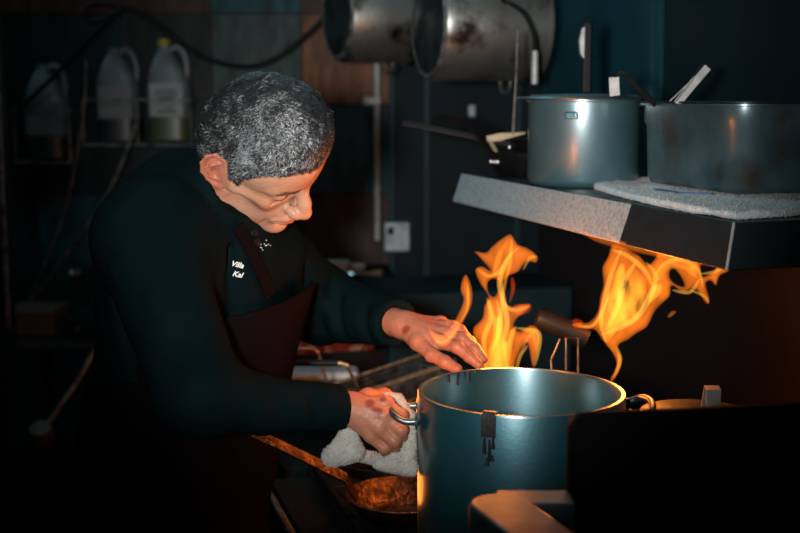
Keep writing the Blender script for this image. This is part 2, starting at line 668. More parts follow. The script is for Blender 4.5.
struct(MB().box((ROOM_X0 - 0.1, -1.6, -0.1), (3.2, ROOM_Y1 + 0.1, 0)).build('floor', M_floor))
struct(MB().box((ROOM_X0 - 0.1, -1.6, ROOM_H), (3.2, ROOM_Y1 + 0.1, ROOM_H + 0.1)).build('ceiling', M_ceil))
struct(MB().box((ROOM_X0 - 0.1, -1.6, 0), (ROOM_X0, ROOM_Y1, ROOM_H)).build('wall_left', M_ceil))

# tiled back wall: slate and rust tiles, colour by tile, dark grout
tm = bpy.data.materials.new('slate_tiles')
tm.use_nodes = True
N, L = tm.node_tree.nodes, tm.node_tree.links
b = N['Principled BSDF']
a1 = N.new('ShaderNodeAttribute'); a1.attribute_name = 'tint'
tc = N.new('ShaderNodeTexCoord')
mp = N.new('ShaderNodeMapping'); mp.inputs['Scale'].default_value = (1, 1, 0.35)
L.new(tc.outputs['Object'], mp.inputs['Vector'])
no = N.new('ShaderNodeTexNoise'); no.inputs['Scale'].default_value = 22; no.inputs['Detail'].default_value = 6
L.new(mp.outputs['Vector'], no.inputs['Vector'])
mr = N.new('ShaderNodeMapRange'); mr.inputs['From Min'].default_value = 0.3; mr.inputs['From Max'].default_value = 0.72
mr.inputs['To Min'].default_value = 0.45; mr.inputs['To Max'].default_value = 1.7
L.new(no.outputs['Fac'], mr.inputs['Value'])
mx = N.new('ShaderNodeMix'); mx.data_type = 'RGBA'; mx.blend_type = 'MULTIPLY'; mx.inputs['Factor'].default_value = 1
L.new(a1.outputs['Color'], mx.inputs['A']); L.new(mr.outputs['Result'], mx.inputs['B'])
L.new(mx.outputs['Result'], b.inputs['Base Color'])
b.inputs['Roughness'].default_value = 0.6
b.inputs['Specular IOR Level'].default_value = 0.2
bp = N.new('ShaderNodeBump'); bp.inputs['Strength'].default_value = 0.3; bp.inputs['Distance'].default_value = 0.004
L.new(no.outputs['Fac'], bp.inputs['Height']); L.new(bp.outputs['Normal'], b.inputs['Normal'])
RUST, SLATE, DARK, MOSS = (0.115, 0.047, 0.024), (0.008, 0.040, 0.047), (0.008, 0.017, 0.020), (0.026, 0.044, 0.040)
ts = 0.3
x_off = at(302, 105, ROOM_Y1).x
z_off = at(302, 105, ROOM_Y1).z
vs, fs, tint = [], [], []
trng = random.Random(5)
fixed = {(0, 0): RUST, (0, 1): (0.05, 0.024, 0.015), (0, -1): SLATE, (0, -2): (0.03, 0.018, 0.014), (-1, 0): MOSS, (-1, -1): SLATE,
         (-2, 0): (0.012, 0.014, 0.014), (-3, 0): DARK, (-4, 0): (0.010, 0.012, 0.013), (-3, 1): (0.05, 0.022, 0.014), (-4, 1): (0.045, 0.02, 0.012), (-1, 1): SLATE, (-2, -1): DARK, (-3, -1): DARK, (-4, -1): DARK,
         (-2, 1): (0.04, 0.02, 0.014)}
g = 0.004
for i in range(-7, 12):
    for j in range(-6, 6):
        x0, z0 = x_off + i * ts, z_off + j * ts
        if z0 + ts < 0 or z0 > ROOM_H:
            continue
        c = fixed.get((i, j)) or trng.choice([DARK, DARK, SLATE, (0.014, 0.010, 0.009)])
        k = len(vs)
        y = ROOM_Y1
        d = 0.004
        a, bb, c0, c1 = x0 + g, x0 + ts - g, max(0, z0) + g, min(ROOM_H, z0 + ts) - g
        vs += [(a, y, c0), (bb, y, c0), (bb, y, c1), (a, y, c1), (a, y + d, c0), (bb, y + d, c0), (bb, y + d, c1), (a, y + d, c1)]
        fs += [[k, k + 1, k + 2, k + 3], [k + 1, k, k + 4, k + 5], [k + 2, k + 1, k + 5, k + 6], [k + 3, k + 2, k + 6, k + 7], [k, k + 3, k + 7, k + 4]]
        tint += [c] * 8
k = len(vs)
vs += [(ROOM_X0, ROOM_Y1 + 0.003, 0), (3.2, ROOM_Y1 + 0.003, 0), (3.2, ROOM_Y1 + 0.003, ROOM_H), (ROOM_X0, ROOM_Y1 + 0.003, ROOM_H),
       (ROOM_X0, ROOM_Y1 + 0.1, 0), (3.2, ROOM_Y1 + 0.1, 0), (3.2, ROOM_Y1 + 0.1, ROOM_H), (ROOM_X0, ROOM_Y1 + 0.1, ROOM_H)]
fs += [[k, k + 1, k + 2, k + 3], [k + 5, k + 4, k + 7, k + 6]]
tint += [(0.008, 0.010, 0.010)] * 8
struct(mk('wall_back', vs, fs, tm, sharp=30, attr=np.array(tint)))

# wall behind the range: near-black streaked sheet below shelf line, teal and darker sheets above
SW = 0.44          # depth of the over-shelf
SHZ = 1.437        # shelf top
UEND = 1.72
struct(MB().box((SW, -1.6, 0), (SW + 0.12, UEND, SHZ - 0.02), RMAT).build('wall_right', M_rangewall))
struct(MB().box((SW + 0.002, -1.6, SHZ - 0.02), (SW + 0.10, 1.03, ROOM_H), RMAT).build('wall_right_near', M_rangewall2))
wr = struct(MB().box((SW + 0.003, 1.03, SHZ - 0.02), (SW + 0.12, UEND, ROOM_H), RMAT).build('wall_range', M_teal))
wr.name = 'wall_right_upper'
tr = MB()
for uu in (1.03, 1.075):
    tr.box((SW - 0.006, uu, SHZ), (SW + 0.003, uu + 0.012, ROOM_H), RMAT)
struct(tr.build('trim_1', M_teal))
# dark stainless panelling between the tiled wall and the range
dp = MB()
xa = at(389, 100, 3.98).x
dp.box((xa, 3.93, 0), (1.3, 4.04, ROOM_H))
struct(dp.build('wall_back_panel', M_dark, bevel=0.003))
for i, (px, w_) in enumerate(((427, 0.022), (519, 0.024), (392, 0.02))):
    x = at(px, 100, 3.9).x
    struct(MB().box((x - w_ / 2, 3.91, 0.9), (x + w_ / 2, 3.93, 2.4)).build('trim_%d' % (i + 2), M_counter, bevel=0.003))

# ------------------------------------------------------------------ pipe and wall fittings
pp = MB()
a, b_ = at(377, 60, 3.97), at(377, 240, 3.97)
pp.tube([(a.x, 3.97, 2.9), (a.x, 3.97, b_.z)], 0.011, 12)
pipe = pp.build('wall_pipe', M_pipe)
tag(pipe, 'pale vertical pipe running down the tiled wall beside the dark panel', 'pipe')
c = at(372, 101, 3.95)
MB().box((c.x - 0.03, 3.955, c.z - 0.014), (c.x + 0.03, 4.05, c.z + 0.014)).build('bracket', M_pipe, pipe, bevel=0.006)

o = empty('outlet_box', at(397, 252, 3.9))
c = at(397, 237, 3.86)
MB().box((c.x - 0.042, 3.86, c.z - 0.048), (c.x + 0.042, 3.935, c.z + 0.048)).build('cover_plate', M_plate, o, bevel=0.005)
m_ = MB()
for dx, dz in ((-0.02, 0.02),):
    m_.box((c.x + dx - 0.01, 3.853, c.z + dz - 0.012), (c.x + dx + 0.01, 3.862, c.z + dz + 0.012))
m_.build('socket', M_dark, o)
tag(o, 'pale square metal outlet box low on the dark back panel', 'outlet')
s2 = MB()
c = at(472, 111, 3.9)
s2.box((c.x - 0.012, 3.9, c.z - 0.02), (c.x + 0.012, 3.935, c.z + 0.02))
tag(s2.build('light_switch', M_plate, bevel=0.004), 'tiny pale switch on the dark back panel above the frying pan handles', 'switch')

# ------------------------------------------------------------------ wire racks and jugs on the tiled wall
def wire_rack(xl, xr, zb, zt, ydeep, label):
    r = empty('wire_rack', (xl, ROOM_Y1, zb))
    y0, y1 = ROOM_Y1 - ydeep, ROOM_Y1 - 0.006
    m = MB()
    for z in (zb, zt):
        m.tube([(xl, y1, z), (xl, y0, z), (xr, y0, z), (xr, y1, z)], 0.0035, 6)
    for x in (xl, (xl + xr) / 2 if xr - xl > 0.25 else xl, xr):
        m.tube([(x, y0, zb), (x, y0, zt)], 0.003, 6)
    m.build('frame', M_wire, r)
    m = MB()
    k = 7
    for i in range(k):
        x = xl + (xr - xl) * (i + 0.5) / k
        m.tube([(x, y0, zb), (x, y1, zb)], 0.0025, 6)
    m.build('base_wires', M_wire, r)
    tag(r, label, 'rack', 'wire racks on the tiled wall')
    return r


def jug(px, py_base, py_top, Y, body_mat, liq_mat, label, lab_mat, cap=True, ink=True):
    bpt, tpt = at(px, py_base, Y), at(px, py_top, Y)
    H = tpt.z - bpt.z
    r = empty('chemical_jug', (bpt.x, Y, bpt.z))
    rad = 0.068
    # body lofted from rounded squares to a neck
    secs = [(0.0, 0.90, 0), (0.02, 1.0, 0), (0.30, 1.0, 0), (0.56, 1.0, 0), (0.70, 0.86, 0.004), (0.82, 0.58, 0.010), (0.90, 0.34, 0.014), (0.93, 0.27, 0.015), (0.975, 0.27, 0.015)]
    vs, fs, n = [], [], 28
    for z, s, off in secs:
        for k in range(n):
            t = 2 * math.pi * k / n
            e = 0.55 if s > 0.5 else 0.9
            cx = math.copysign(abs(math.cos(t)) ** e, math.cos(t))
            cy = math.copysign(abs(math.sin(t)) ** e, math.sin(t))
            vs.append((bpt.x - off + rad * s * cx, Y + rad * s * cy, bpt.z + z * H))
    for i in range(len(secs) - 1):
        for k in range(n):
            fs.append([i * n + k, i * n + (k + 1) % n, (i + 1) * n + (k + 1) % n, (i + 1) * n + k])
    fs.append(list(range(n))[::-1])
    fs.append([(len(secs) - 1) * n + k for k in range(n)])
    MB().add(vs, fs).build('body', body_mat, r, sharp=60)
    # grip: arched loop from neck to shoulder
    x0 = bpt.x
    MB().tube(spline([(x0, Y, bpt.z + 0.92 * H), (x0 + 0.03, Y, bpt.z + 0.955 * H), (x0 + 0.052, Y, bpt.z + 0.86 * H), (x0 + 0.058, Y, bpt.z + 0.70 * H), (x0 + 0.05, Y, bpt.z + 0.60 * H)], 5),
              0.011, 10).build('handle', body_mat, r)
    # liquid seen through the lower wall
    vs2 = []
    for z in (0.015, 0.235):
        for k in range(n):
            t = 2 * math.pi * k / n
            cx = math.copysign(abs(math.cos(t)) ** 0.55, math.cos(t))
            cy = math.copysign(abs(math.sin(t)) ** 0.55, math.sin(t))
            vs2.append((bpt.x + (rad + 0.0015) * cx, Y + (rad + 0.0015) * cy, bpt.z + z * H))
    MB().add(vs2, [[k, (k + 1) % n, n + (k + 1) % n, n + k] for k in range(n)]).build('liquid_band', liq_mat, r, sharp=60)
    lb = MB().box((bpt.x - 0.052, Y - rad - 0.003, bpt.z + 0.25 * H), (bpt.x + 0.054, Y - rad + 0.004, bpt.z + 0.58 * H)).build('paper_label', lab_mat, r)
    if ink:
        m = MB()
        for q, (w, zz) in enumerate(((0.06, 0.50), (0.075, 0.46), (0.05, 0.42), (0.03, 0.33), (0.06, 0.29))):
            m.box((bpt.x - w / 2 + (0.02 if q == 3 else 0), Y - rad - 0.0036, bpt.z + zz * H), (bpt.x + w / 2, Y - rad - 0.0028, bpt.z + (zz + 0.018) * H))
        m.build('printed_lines', M_ink, lb)
    if cap:
        MB().lathe([(0, 0.0), (0.021, 0.0), (0.021, 0.02), (0.018, 0.023), (0, 0.023)], 20, T(bpt.x - 0.015, Y, bpt.z + 0.965 * H)).build('cap', M_cap, r)
    tag(r, label, 'jug', 'jugs on the wire racks')
    return r


YJ = ROOM_Y1 - 0.10
jug(171, 140, 43, YJ, M_jug, M_liq, 'plastic jug with yellow cap and pale green liquid, nearest the man\'s head', M_label)
jug(121, 141, 46, YJ, M_jugd, M_liqd, 'grey jug with dark liquid in the rack, middle of the three jugs', M_jug, cap=False, ink=False)
jug(50, 158, 62, YJ, M_jugd, M_liqd, 'dim murky jug alone in the lower rack at far left', M_jugd, cap=False, ink=False)
a, b_ = at(91, 143, YJ), at(195, 100, YJ)
wire_rack(a.x, b_.x, a.z - 0.004, b_.z, 0.185, 'wide wire rack holding the two jugs nearest the man')
a, b_ = at(24, 160, YJ), at(76, 110, YJ)
wire_rack(a.x, b_.x, a.z - 0.004, b_.z, 0.185, 'small dim wire rack under the far left jug')

# black hose looping across the wall
Yh = 3.82
hp = [(-30, 150), (10, 118), (45, 85), (75, 55), (100, 28), (118, 12), (110, 5), (96, 4), (86, 10), (90, 21), (102, 20), (116, 12), (128, 8),
      (150, 20), (178, 42), (205, 58), (235, 66), (262, 64), (290, 48), (320, 22), (345, -10)]
tag(MB().tube(spline([at(x, y, Yh + 0.02 * math.sin(i)) for i, (x, y) in enumerate(hp)], 8), 0.008, 10).build('rubber_hose', M_rubber),
    'black rubber hose looping across the tiled wall above the jugs', 'hose')
thin = MB().tube(spline([at(86, 60, 3.98), at(84, 110, 3.98), at(74, 170, 3.98), at(62, 220, 3.98), at(30, 300, 3.98)], 6), 0.004, 8)
tag(thin.build('electric_cable', M_wire), 'thin dark cord hanging steeply down the wall from the jug rack', 'cord', None)
thin = MB().tube(spline([at(136, 125, 3.83), at(110, 190, 3.86), at(70, 250, 3.9), at(25, 310, 3.92)], 6), 0.006, 8)
tag(thin.build('drain_tube', M_wire), 'slanting grey tube running from the jug rack down to lower left', 'tube')

# ------------------------------------------------------------------ left side: post, shelf and tools in the dark
post = empty('steel_upright', at(6, 500, 3.0))
px0, px1 = at(-14, 300, 3.0).x, at(9, 300, 3.0).x
MB().box((px0, 3.0, 0), (px1, 3.05, 2.88)).build('post', M_iron, post, bevel=0.004)
za, zb = at(0, 328, 2.98).z, at(0, 0, 2.98).z
MB().box((px1 - 0.008, 2.985, za), (px1 + 0.004, 3.0, 2.4)).build('edge_strip', M_wire, post, bevel=0.002)
MB().box((px0, 2.96, 0), (px1 + 0.012, 3.0, za)).build('lower_cover', M_dark, post, bevel=0.004)
tag(post, 'dark steel upright with a pale edge strip at the far left', 'post')

sh = empty('storage_shelf', at(70, 345, 3.4))
zt = at(70, 343, 3.35).z
x0, x1 = at(-5, 343, 3.35).x, at(150, 343, 3.35).x
MB().box((x0, 3.3, zt - 0.02), (x1, 3.75, zt)).build('shelf_board', M_iron, sh, bevel=0.003)
for x in (x0 + 0.02, x1 - 0.04):
    for y in (3.32, 3.71):
        MB().box((x, y, 0), (x + 0.03, y + 0.03, zt - 0.02)).build('leg', M_iron, sh)
tag(sh, 'dark low shelf behind the man at the left', 'shelf')
zb = zt
c = at(42, 325, 3.5)
tag(MB().box((c.x - 0.10, 3.45, zb), (c.x + 0.05, 3.62, zb + 0.075)).build('cardboard_box', M_wood, bevel=0.004), 'low brown box on the dark shelf at left', 'box')
c = at(92, 330, 3.5)
tb = MB().box((c.x - 0.06, 3.42, zb), (c.x + 0.09, 3.6, zb + 0.06)).build('equipment_case', M_dark, bevel=0.008)
tag(tb, 'small dark case on the shelf just behind the man\'s back', 'case')
MB().tube([(c.x - 0.02, 3.418, zb + 0.03), (c.x - 0.02, 3.41, zb + 0.03)], 0.008, 12).build('knob', M_wire, tb)
c = at(73, 273, 3.6)
ck = empty('wall_tap', c)
MB().tube([(c.x, 4.04, c.z - 0.02), (c.x, 3.62, c.z - 0.02)], 0.012, 10).build('tap_body', M_iron, ck)
MB().lathe([(0, -0.006), (0.007, -0.006), (0.009, 0), (0.007, 0.006), (0, 0.006)], 14, T(c.x - 0.006, 3.61, c.z, 0, math.pi / 2)).build('tap_knob', M_lens, ck)
MB().lathe([(0, -0.006), (0.006, -0.006), (0.008, 0), (0.006, 0.006), (0, 0.006)], 14, T(c.x + 0.011, 3.615, c.z, 0, math.pi / 2)).build('tap_knob', M_spat, ck)
tag(ck, 'small tap with a pale and a brown knob on the left wall', 'tap')
lad = MB().tube([at(96, 347, 3.31), at(80, 378, 3.27), at(47, 425, 3.22)], 0.008, 8)
lo_ = lad.build('brush_handle', M_wire)
lo_.name = 'long_brush'
p = at(41, 433, 3.2)
MB().lathe([(0, -0.035), (0.03, -0.03), (0.036, 0), (0.03, 0.02), (0, 0.03)], 24, T(p.x, p.y, p.z, 0, 0.5)).build('brush_head', M_wood, lo_)
tag(lo_, 'long handled brush leaning in the dark below the shelf at left', 'brush')

# ------------------------------------------------------------------ hanging pots
def hang_pot(pxc, pyc, Y, rad, length, ax_yaw, mat_body, label, tilt=0.0, bail=False):
    c = at(pxc, pyc, Y)                     # centre of the base disc
    r = empty('hanging_pot', c)
    ax = Vector((math.cos(ax_yaw) * math.cos(tilt), math.sin(ax_yaw) * math.cos(tilt), math.sin(tilt)))
    q = ax.to_track_quat('Z', 'Y').to_matrix().to_4x4()
    M = Matrix.Translation(c) @ q
    t = 0.004
    MB().lathe([(rad - 0.012, 0.0), (rad - 0.004, 0.002), (rad, 0.010), (rad, length * 0.55), (rad, length - 0.006), (rad + 0.006, length - 0.003), (rad + 0.006, length), (rad - t, length), (rad - t, length * 0.5), (rad - t, 0.008), (0, 0.008)], 72, M).build('pot_wall', mat_body, r)
    MB().lathe([(0, -0.0025), (rad * 0.5, -0.002), (rad - 0.018, -0.003), (rad - 0.014, -0.001), (rad - 0.012, 0.001), (0, 0.004)], 72, M).build('pot_base', M_potbase, r)
    MB().lathe([(rad - 0.018, -0.004), (rad - 0.010, -0.005), (rad - 0.005, 0.001), (rad - 0.012, 0.003), (rad - 0.018, -0.004)], 72, M).build('base_ring', M_wire, r)
    for s in (1, -1):
        hm = MB()
        pts = []
        for k in range(9):
            a_ = math.pi * k / 8
            pts.append(Vector((0.035 * math.cos(a_), s * (rad + 0.03 * math.sin(a_)), length * 0.75)))
        hm.tube(pts, 0.004, 8, M)
        hm.build('handle', mat_body, r)
    tag(r, label, 'pot', 'pots hanging in front of the back wall')
    return r


hang_pot(338, 14, 3.4, 0.132, 0.20, math.radians(22), M_potold, 'sooty based steel pot hanging at the top, left of the two hanging pots')
hang_pot(429, 24, 3.0, 0.139, 0.27, math.radians(17), M_potold, 'scorched pot with flaking brown stains hanging at the top, nearer the range')
rail = MB().tube([(-0.5, 3.55, 2.42), (0.42, 3.55, 2.42)], 0.012, 10)
rl = rail.build('hanging_rail', M_steel)
for x in (-0.45, 0.38):
    MB().tube([(x, 3.55, 2.42), (x, 3.55, 2.9)], 0.007, 8).build('rail_hanger', M_steel, rl)
for x in (-0.16, 0.10):
    MB().tube([(x, 3.55, 2.42), (x, 3.52, 2.2)], 0.003, 8).build('hook', M_steel, rl)
tag(rl, 'steel rail the two scorched pots hang from, above the view', 'rail')
cd = MB().tube(spline([at(492, -60, 2.8), at(500, -5, 2.8), at(511, 4, 2.8), at(524, 14, 2.8), at(533, 33, 2.8), at(535, 52, 2.8)], 8), 0.0045, 8)
co = cd.build('pull_cord', M_rubber)
MB().tube([at(535, 51, 2.8), at(534.5, 84, 2.8)], [0.0075, 0.0085], 12).build('cord_grip', M_greyh, co)
tag(co, 'black curved cord ending in a pale grey grip beside the hanging pot', 'cord')
tag(MB().tube([at(518, 30, 2.6), at(516, 80, 2.6), at(513, 135, 2.6)], 0.0025, 8).build('thin_rod', M_wire), 'thin pale rod hanging straight down behind the shelf pots', 'rod')

# ------------------------------------------------------------------ the range, fryer, counter
rg = empty('cooking_range', RM(-0.02, 0.2))
MB().box((-0.45, -0.32, 0.10), (SW - 0.01, 0.78, 0.86), RMAT).build('body', M_gap, rg, bevel=0.006)
MB().box((-0.50, -0.33, 0.855), (SW - 0.01, 0.78, 0.885), RMAT).build('cooktop', M_iron, rg, bevel=0.006)
MB().box((-0.475, -0.32, 0.74), (-0.448, 0.78, 0.855), RMAT).build('control_fascia', M_gap, rg, bevel=0.004)
MB().tube([RM(-0.515, -0.3, 0.885), RM(-0.515, 0.76, 0.885)], 0.007, 8).build('front_rail', M_wire, rg)
for w_ in (-0.42, SW - 0.06):
    for u_ in (-0.28, 0.74):
        MB().lathe([(0, 0), (0.02, 0), (0.016, 0.1), (0, 0.1)], 14, RMAT @ T(w_, u_, 0)).build('foot', M_wire, rg)
for k in range(5):
    kb = MB().lathe([(0, 0), (0.021, 0), (0.019, 0.022), (0.010, 0.026), (0, 0.026)], 20,
                    RMAT @ T(-0.475, -0.2 + 0.21 * k, 0.80, 0, 0, -math.pi / 2)).build('knob', M_black, rg)
for uc in (-0.03, 0.30, 0.62):
    for wc in (-0.26, 0.10):
        gm = MB()
        h = 0.155
        for (a, b_) in (((-h, -h), (h, -h)), ((h, -h), (h, h)), ((h, h), (-h, h)), ((-h, h), (-h, -h))):
            gm.box((min(a[0], b_[0]) - 0.006, min(a[1], b_[1]) - 0.006, 0.893), (max(a[0], b_[0]) + 0.006, max(a[1], b_[1]) + 0.006, 0.912), RMAT @ T(wc, uc, 0))
        for k in range(8):
            an = math.pi * k / 4
            gm.box((0.045, -0.005, 0.895), (0.15, 0.005, 0.914), RMAT @ T(wc, uc, 0, an))
        for sx in (-1, 1):
            for sy in (-1, 1):
                gm.box((sx * h - 0.008, sy * h - 0.008, 0.884), (sx * h + 0.008, sy * h + 0.008, 0.9), RMAT @ T(wc, uc, 0))
        gm.build('grate', M_iron, rg, bevel=0.002)
        MB().lathe([(0, 0.908), (0.028, 0.908), (0.034, 0.902), (0.034, 0.895), (0.052, 0.892), (0.055, 0.884), (0, 0.884)], 28,
                   RMAT @ T(wc, uc, 0)).build('burner', M_iron, rg)
tag(rg, 'black gas range with iron grates under the big pot', 'range')

fy = empty('fryer', RM(0.0, 1.1))
fm = MB()
fm.box((-0.47, 0.79, 0.05), (SW - 0.01, 1.40, 0.80), RMAT)
fm.box((-0.47, 0.79, 0.80), (-0.42, 1.40, 0.90), RMAT)
fm.box((SW - 0.06, 0.79, 0.80), (SW - 0.01, 1.40, 0.90), RMAT)
fm.box((-0.42, 0.79, 0.80), (SW - 0.06, 0.82, 0.90), RMAT)
fm.box((-0.42, 1.37, 0.80), (SW - 0.06, 1.40, 0.90), RMAT)
fm.build('cabinet', M_dark, fy, bevel=0.004)
MB().box((-0.42, 0.82, 0.80), (SW - 0.06, 1.37, 0.815), RMAT).build('well_floor', M_iron, fy)
MB().tube([RM(-0.47, 0.84, 0.72), RM(-0.52, 0.84, 0.72), RM(-0.52, 1.35, 0.72), RM(-0.47, 1.35, 0.72)], 0.009, 8).build('front_rail', M_wire, fy)
for w_ in (-0.43, SW - 0.06):
    for u_ in (0.83, 1.36):
        MB().lathe([(0, 0), (0.02, 0), (0.016, 0.05), (0, 0.05)], 12, RMAT @ T(w_, u_, 0)).build('foot', M_wire, fy)
tag(fy, 'dark fryer cabinet beyond the range under the wire baskets', 'fryer')

ct = empty('prep_counter', RM(-0.45, 1.6))
MB().box((-0.60, 1.43, 0.90), (-0.10, 1.95, 0.93), RMAT).build('worktop', M_counter, ct, bevel=0.004)
MB().box((-0.58, 1.46, 0.0), (-0.12, 1.93, 0.90), RMAT).build('cabinet', M_dark, ct, bevel=0.004)
tag(ct, 'dull steel counter behind the man\'s reaching arm', 'counter')
ov = empty('oven', RM(0.1, 1.6))
MB().box((-0.085, 1.42, 0.06), (0.415, 1.72, 1.12), RMAT).build('cabinet', M_counter, ov, bevel=0.01)
MB().box((-0.06, 1.408, 0.35), (0.39, 1.422, 0.80), RMAT).build('door', M_dark, ov, bevel=0.006)
MB().tube([RM(-0.03, 1.41, 0.84), RM(-0.03, 1.38, 0.84), RM(0.36, 1.38, 0.84), RM(0.36, 1.41, 0.84)], 0.008, 8).build('handle', M_wire, ov)
for w_ in (-0.06, 0.38):
    for u_ in (1.45, 1.69):
        MB().lathe([(0, 0), (0.018, 0), (0.015, 0.06), (0, 0.06)], 12, RMAT @ T(w_, u_, 0)).build('foot', M_wire, ov)
tag(ov, 'dark teal steel oven cabinet in the gloom beyond the baskets', 'oven')

# meat tray and white board on the counter
mt = empty('meat_tray', RM(-0.27, 1.58, 0.93))
pm = T(*at(318, 345, 3.02).xy, 0.93, RZ)
MB().box((-0.15, -0.10, 0.0), (0.15, 0.10, 0.012), pm).box((-0.16, -0.11, 0.012), (0.16, -0.10, 0.05), pm).box((-0.16, 0.10, 0.012), (0.16, 0.11, 0.05), pm) \
    .box((-0.16, -0.10, 0.012), (-0.15, 0.10, 0.05), pm).box((0.15, -0.10, 0.012), (0.16, 0.10, 0.05), pm).build('tray', M_black, mt, bevel=0.003)
pc = np.array(pm.translation)


def f_meat(P):
    q = P - pc
    d = s_ell(q, (0, 0, 0.06), (0.15, 0.10, 0.09)) + waves(P, 90, 4) * 0.012 + waves(P, 220, 5) * 0.004
    return np.maximum(d, 0.014 - q[:, 2])


V, F = surfnet(f_meat, pc + (-0.17, -0.13, 0.0), pc + (0.17, 0.13, 0.18), 0.006)
mknp('meat_pile', V, F, M_meat, mt)
tag(mt, 'black tray heaped with dark red marbled meat below the man\'s far sleeve', 'tray')
c = at(322, 372, 2.86)
wb_ = MB().box((-0.13, -0.035, 0.0), (0.09, 0.05, c.z - 0.93 + 0.01), T(c.x, 2.84, 0.93, RZ * 0.2)).build('white_tub', M_white, bevel=0.012, seg=3)
tag(wb_, 'long low white tub behind the wire basket handles', 'tub')

# small wall shelf with bowls and a scoop
zs = at(360, 279, 3.7).z
ws = empty('wall_shelf', at(355, 279, 3.75))
xa, xb = at(300, 279, 3.7).x, at(392, 279, 3.7).x
MB().box((xa, 3.62, zs - 0.02), (xb, 4.045, zs)).build('shelf_board', M_dark, ws, bevel=0.003)
for x in (xa + 0.05, xb - 0.05):
    MB().prism([(0, 0), (0.22, 0), (0, -0.16)], -0.006, 0.006, Matrix.Translation((x, 4.045, zs - 0.02)) @ Matrix(((0, 0, 1, 0), (-1, 0, 0, 0), (0, 1, 0, 0), (0, 0, 0, 1)))).build('bracket', M_dark, ws)
tag(ws, 'small dark wall shelf holding bowls behind the man\'s far shoulder', 'shelf')
for px, Y, r_, hh, lab in ((337, 3.74, 0.045, 0.05, 'white bowl on the wall shelf, nearest the man\'s chin'), (356, 3.78, 0.032, 0.035, 'smaller pale bowl on the wall shelf beside the scoop')):
    c = at(px, 270, Y)
    tag(MB().lathe([(0, 0), (r_ * 0.5, 0), (r_ * 0.85, hh * 0.45), (r_, hh), (r_ - 0.004, hh), (r_ * 0.8, hh * 0.45), (0, 0.006)], 32, T(c.x, Y, zs)).build('bowl', M_white), lab, 'bowl')
sc_ = empty('scoop', at(370, 275, 3.68))
c = at(350, 272, 3.68)
MB().lathe([(0, 0), (0.028, 0.004), (0.036, 0.02), (0.034, 0.02), (0.026, 0.008), (0, 0.004)], 28, T(c.x, 3.68, zs)).build('scoop_bowl', M_steelcut, sc_)
MB().tube([(c.x + 0.032, 3.68, zs + 0.016), at(382, 273, 3.66)], [0.008, 0.011], 12).build('handle', M_spat, sc_)
tag(sc_, 'small metal scoop with tan handle end on the wall shelf', 'scoop')


# fryer baskets of fine wire, running away to the right
def basket(A, B, width, depth, label, hpts, grip):
    A, B = Vector(A), Vector(B)
    r = empty('wire_basket', A)
    d = (B - A); Ln = d.length; d.normalize()
    s = Vector((d.y, -d.x, 0))
    P = lambda a, c, z: A + d * a + s * c + Vector((0, 0, z))
    mesh = MB()
    n1 = int(Ln / 0.012)
    for k in range(n1 + 1):
        a = Ln * k / n1
        mesh.tube([P(a, 0, 0), P(a, 0.008, -depth), P(a, width - 0.008, -depth), P(a, width, 0)], 0.0013, 4)
    for k in range(1, 8):
        z = -depth * k / 7
        mesh.tube([P(0, 0.001 * k, z), P(Ln, 0.001 * k, z)], 0.0013, 4)
        mesh.tube([P(0, width - 0.001 * k, z), P(Ln, width - 0.001 * k, z)], 0.0013, 4)
        mesh.tube([P(0, 0, z), P(0, width, z)], 0.0013, 4)
        mesh.tube([P(Ln, 0, z), P(Ln, width, z)], 0.0013, 4)
    for k in range(1, int(width / 0.012)):
        mesh.tube([P(0, 0.012 * k, -depth), P(Ln, 0.012 * k, -depth)], 0.0013, 4)
    mesh.build('wire_mesh', M_wire, r)
    MB().tube([P(0, 0, 0), P(Ln, 0, 0), P(Ln, width, 0), P(0, width, 0)], 0.0035, 8, closed=True).build('rim', M_tanlit, r)
    hm = MB().tube(spline(hpts, 1), 0.0035, 8)
    h_ = hm.build('handle', M_tanlit, r)
    if grip:
        MB().tube(grip, 0.0062, 10).build('grip', M_rubber, h_)
    tag(r, label, 'basket', 'wire baskets on the fryer')
    return r


ZB = 0.985
a0 = atz(328, 386, ZB); b0 = atz(420, 355, ZB)
a1_ = atz(360, 393, ZB); b1 = atz(440, 368, ZB)
H1 = [a0 + Vector((0.0, 0.0, 0)), at(318, 352, 2.42), at(314, 349, 2.42), at(286, 349, 2.42)]
basket(a0, b0, 0.10, 0.085, 'wire basket farther from the range front, its rim coloured tan for flame light', H1, None)
H2 = [a1_ + Vector((0, 0, 0)), at(347, 365, 2.28), at(341, 363, 2.28), at(286, 363, 2.28)]
basket(a1_, b1, 0.125, 0.085, 'wire basket nearer the pot rim with fine mesh showing', H2, [at(338, 363, 2.28), at(284, 363, 2.28)])

# ------------------------------------------------------------------ over-shelf
sf = empty('steel_overshelf', RM(0.0, 0.5, SHZ))
UF = 1.12
MB().box((0.004, 0.004, SHZ - 0.012), (SW, UF, SHZ), RMAT).build('shelf_plate', M_shelf, sf, bevel=0.002)
lipm = MB()
k = [(0.0, SHZ + 0.001), (-0.020, SHZ - 0.060), (-0.017, SHZ - 0.062), (0.004, SHZ - 0.003)]


def lip_seg(u0, u1, e0=0.0):
    vs = []
    for u in (u0 - e0, u1):
        for i, (w_, z) in enumerate(k):
            uu = u
            if u == u0 - e0 and i in (1, 2):
                uu = u - 0.018
            vs.append(RM(w_, uu, z))
    return vs, [[0, 1, 2, 3], [7, 6, 5, 4]] + [[i, i + 4, (i + 1) % 4 + 4, (i + 1) % 4] for i in range(4)]


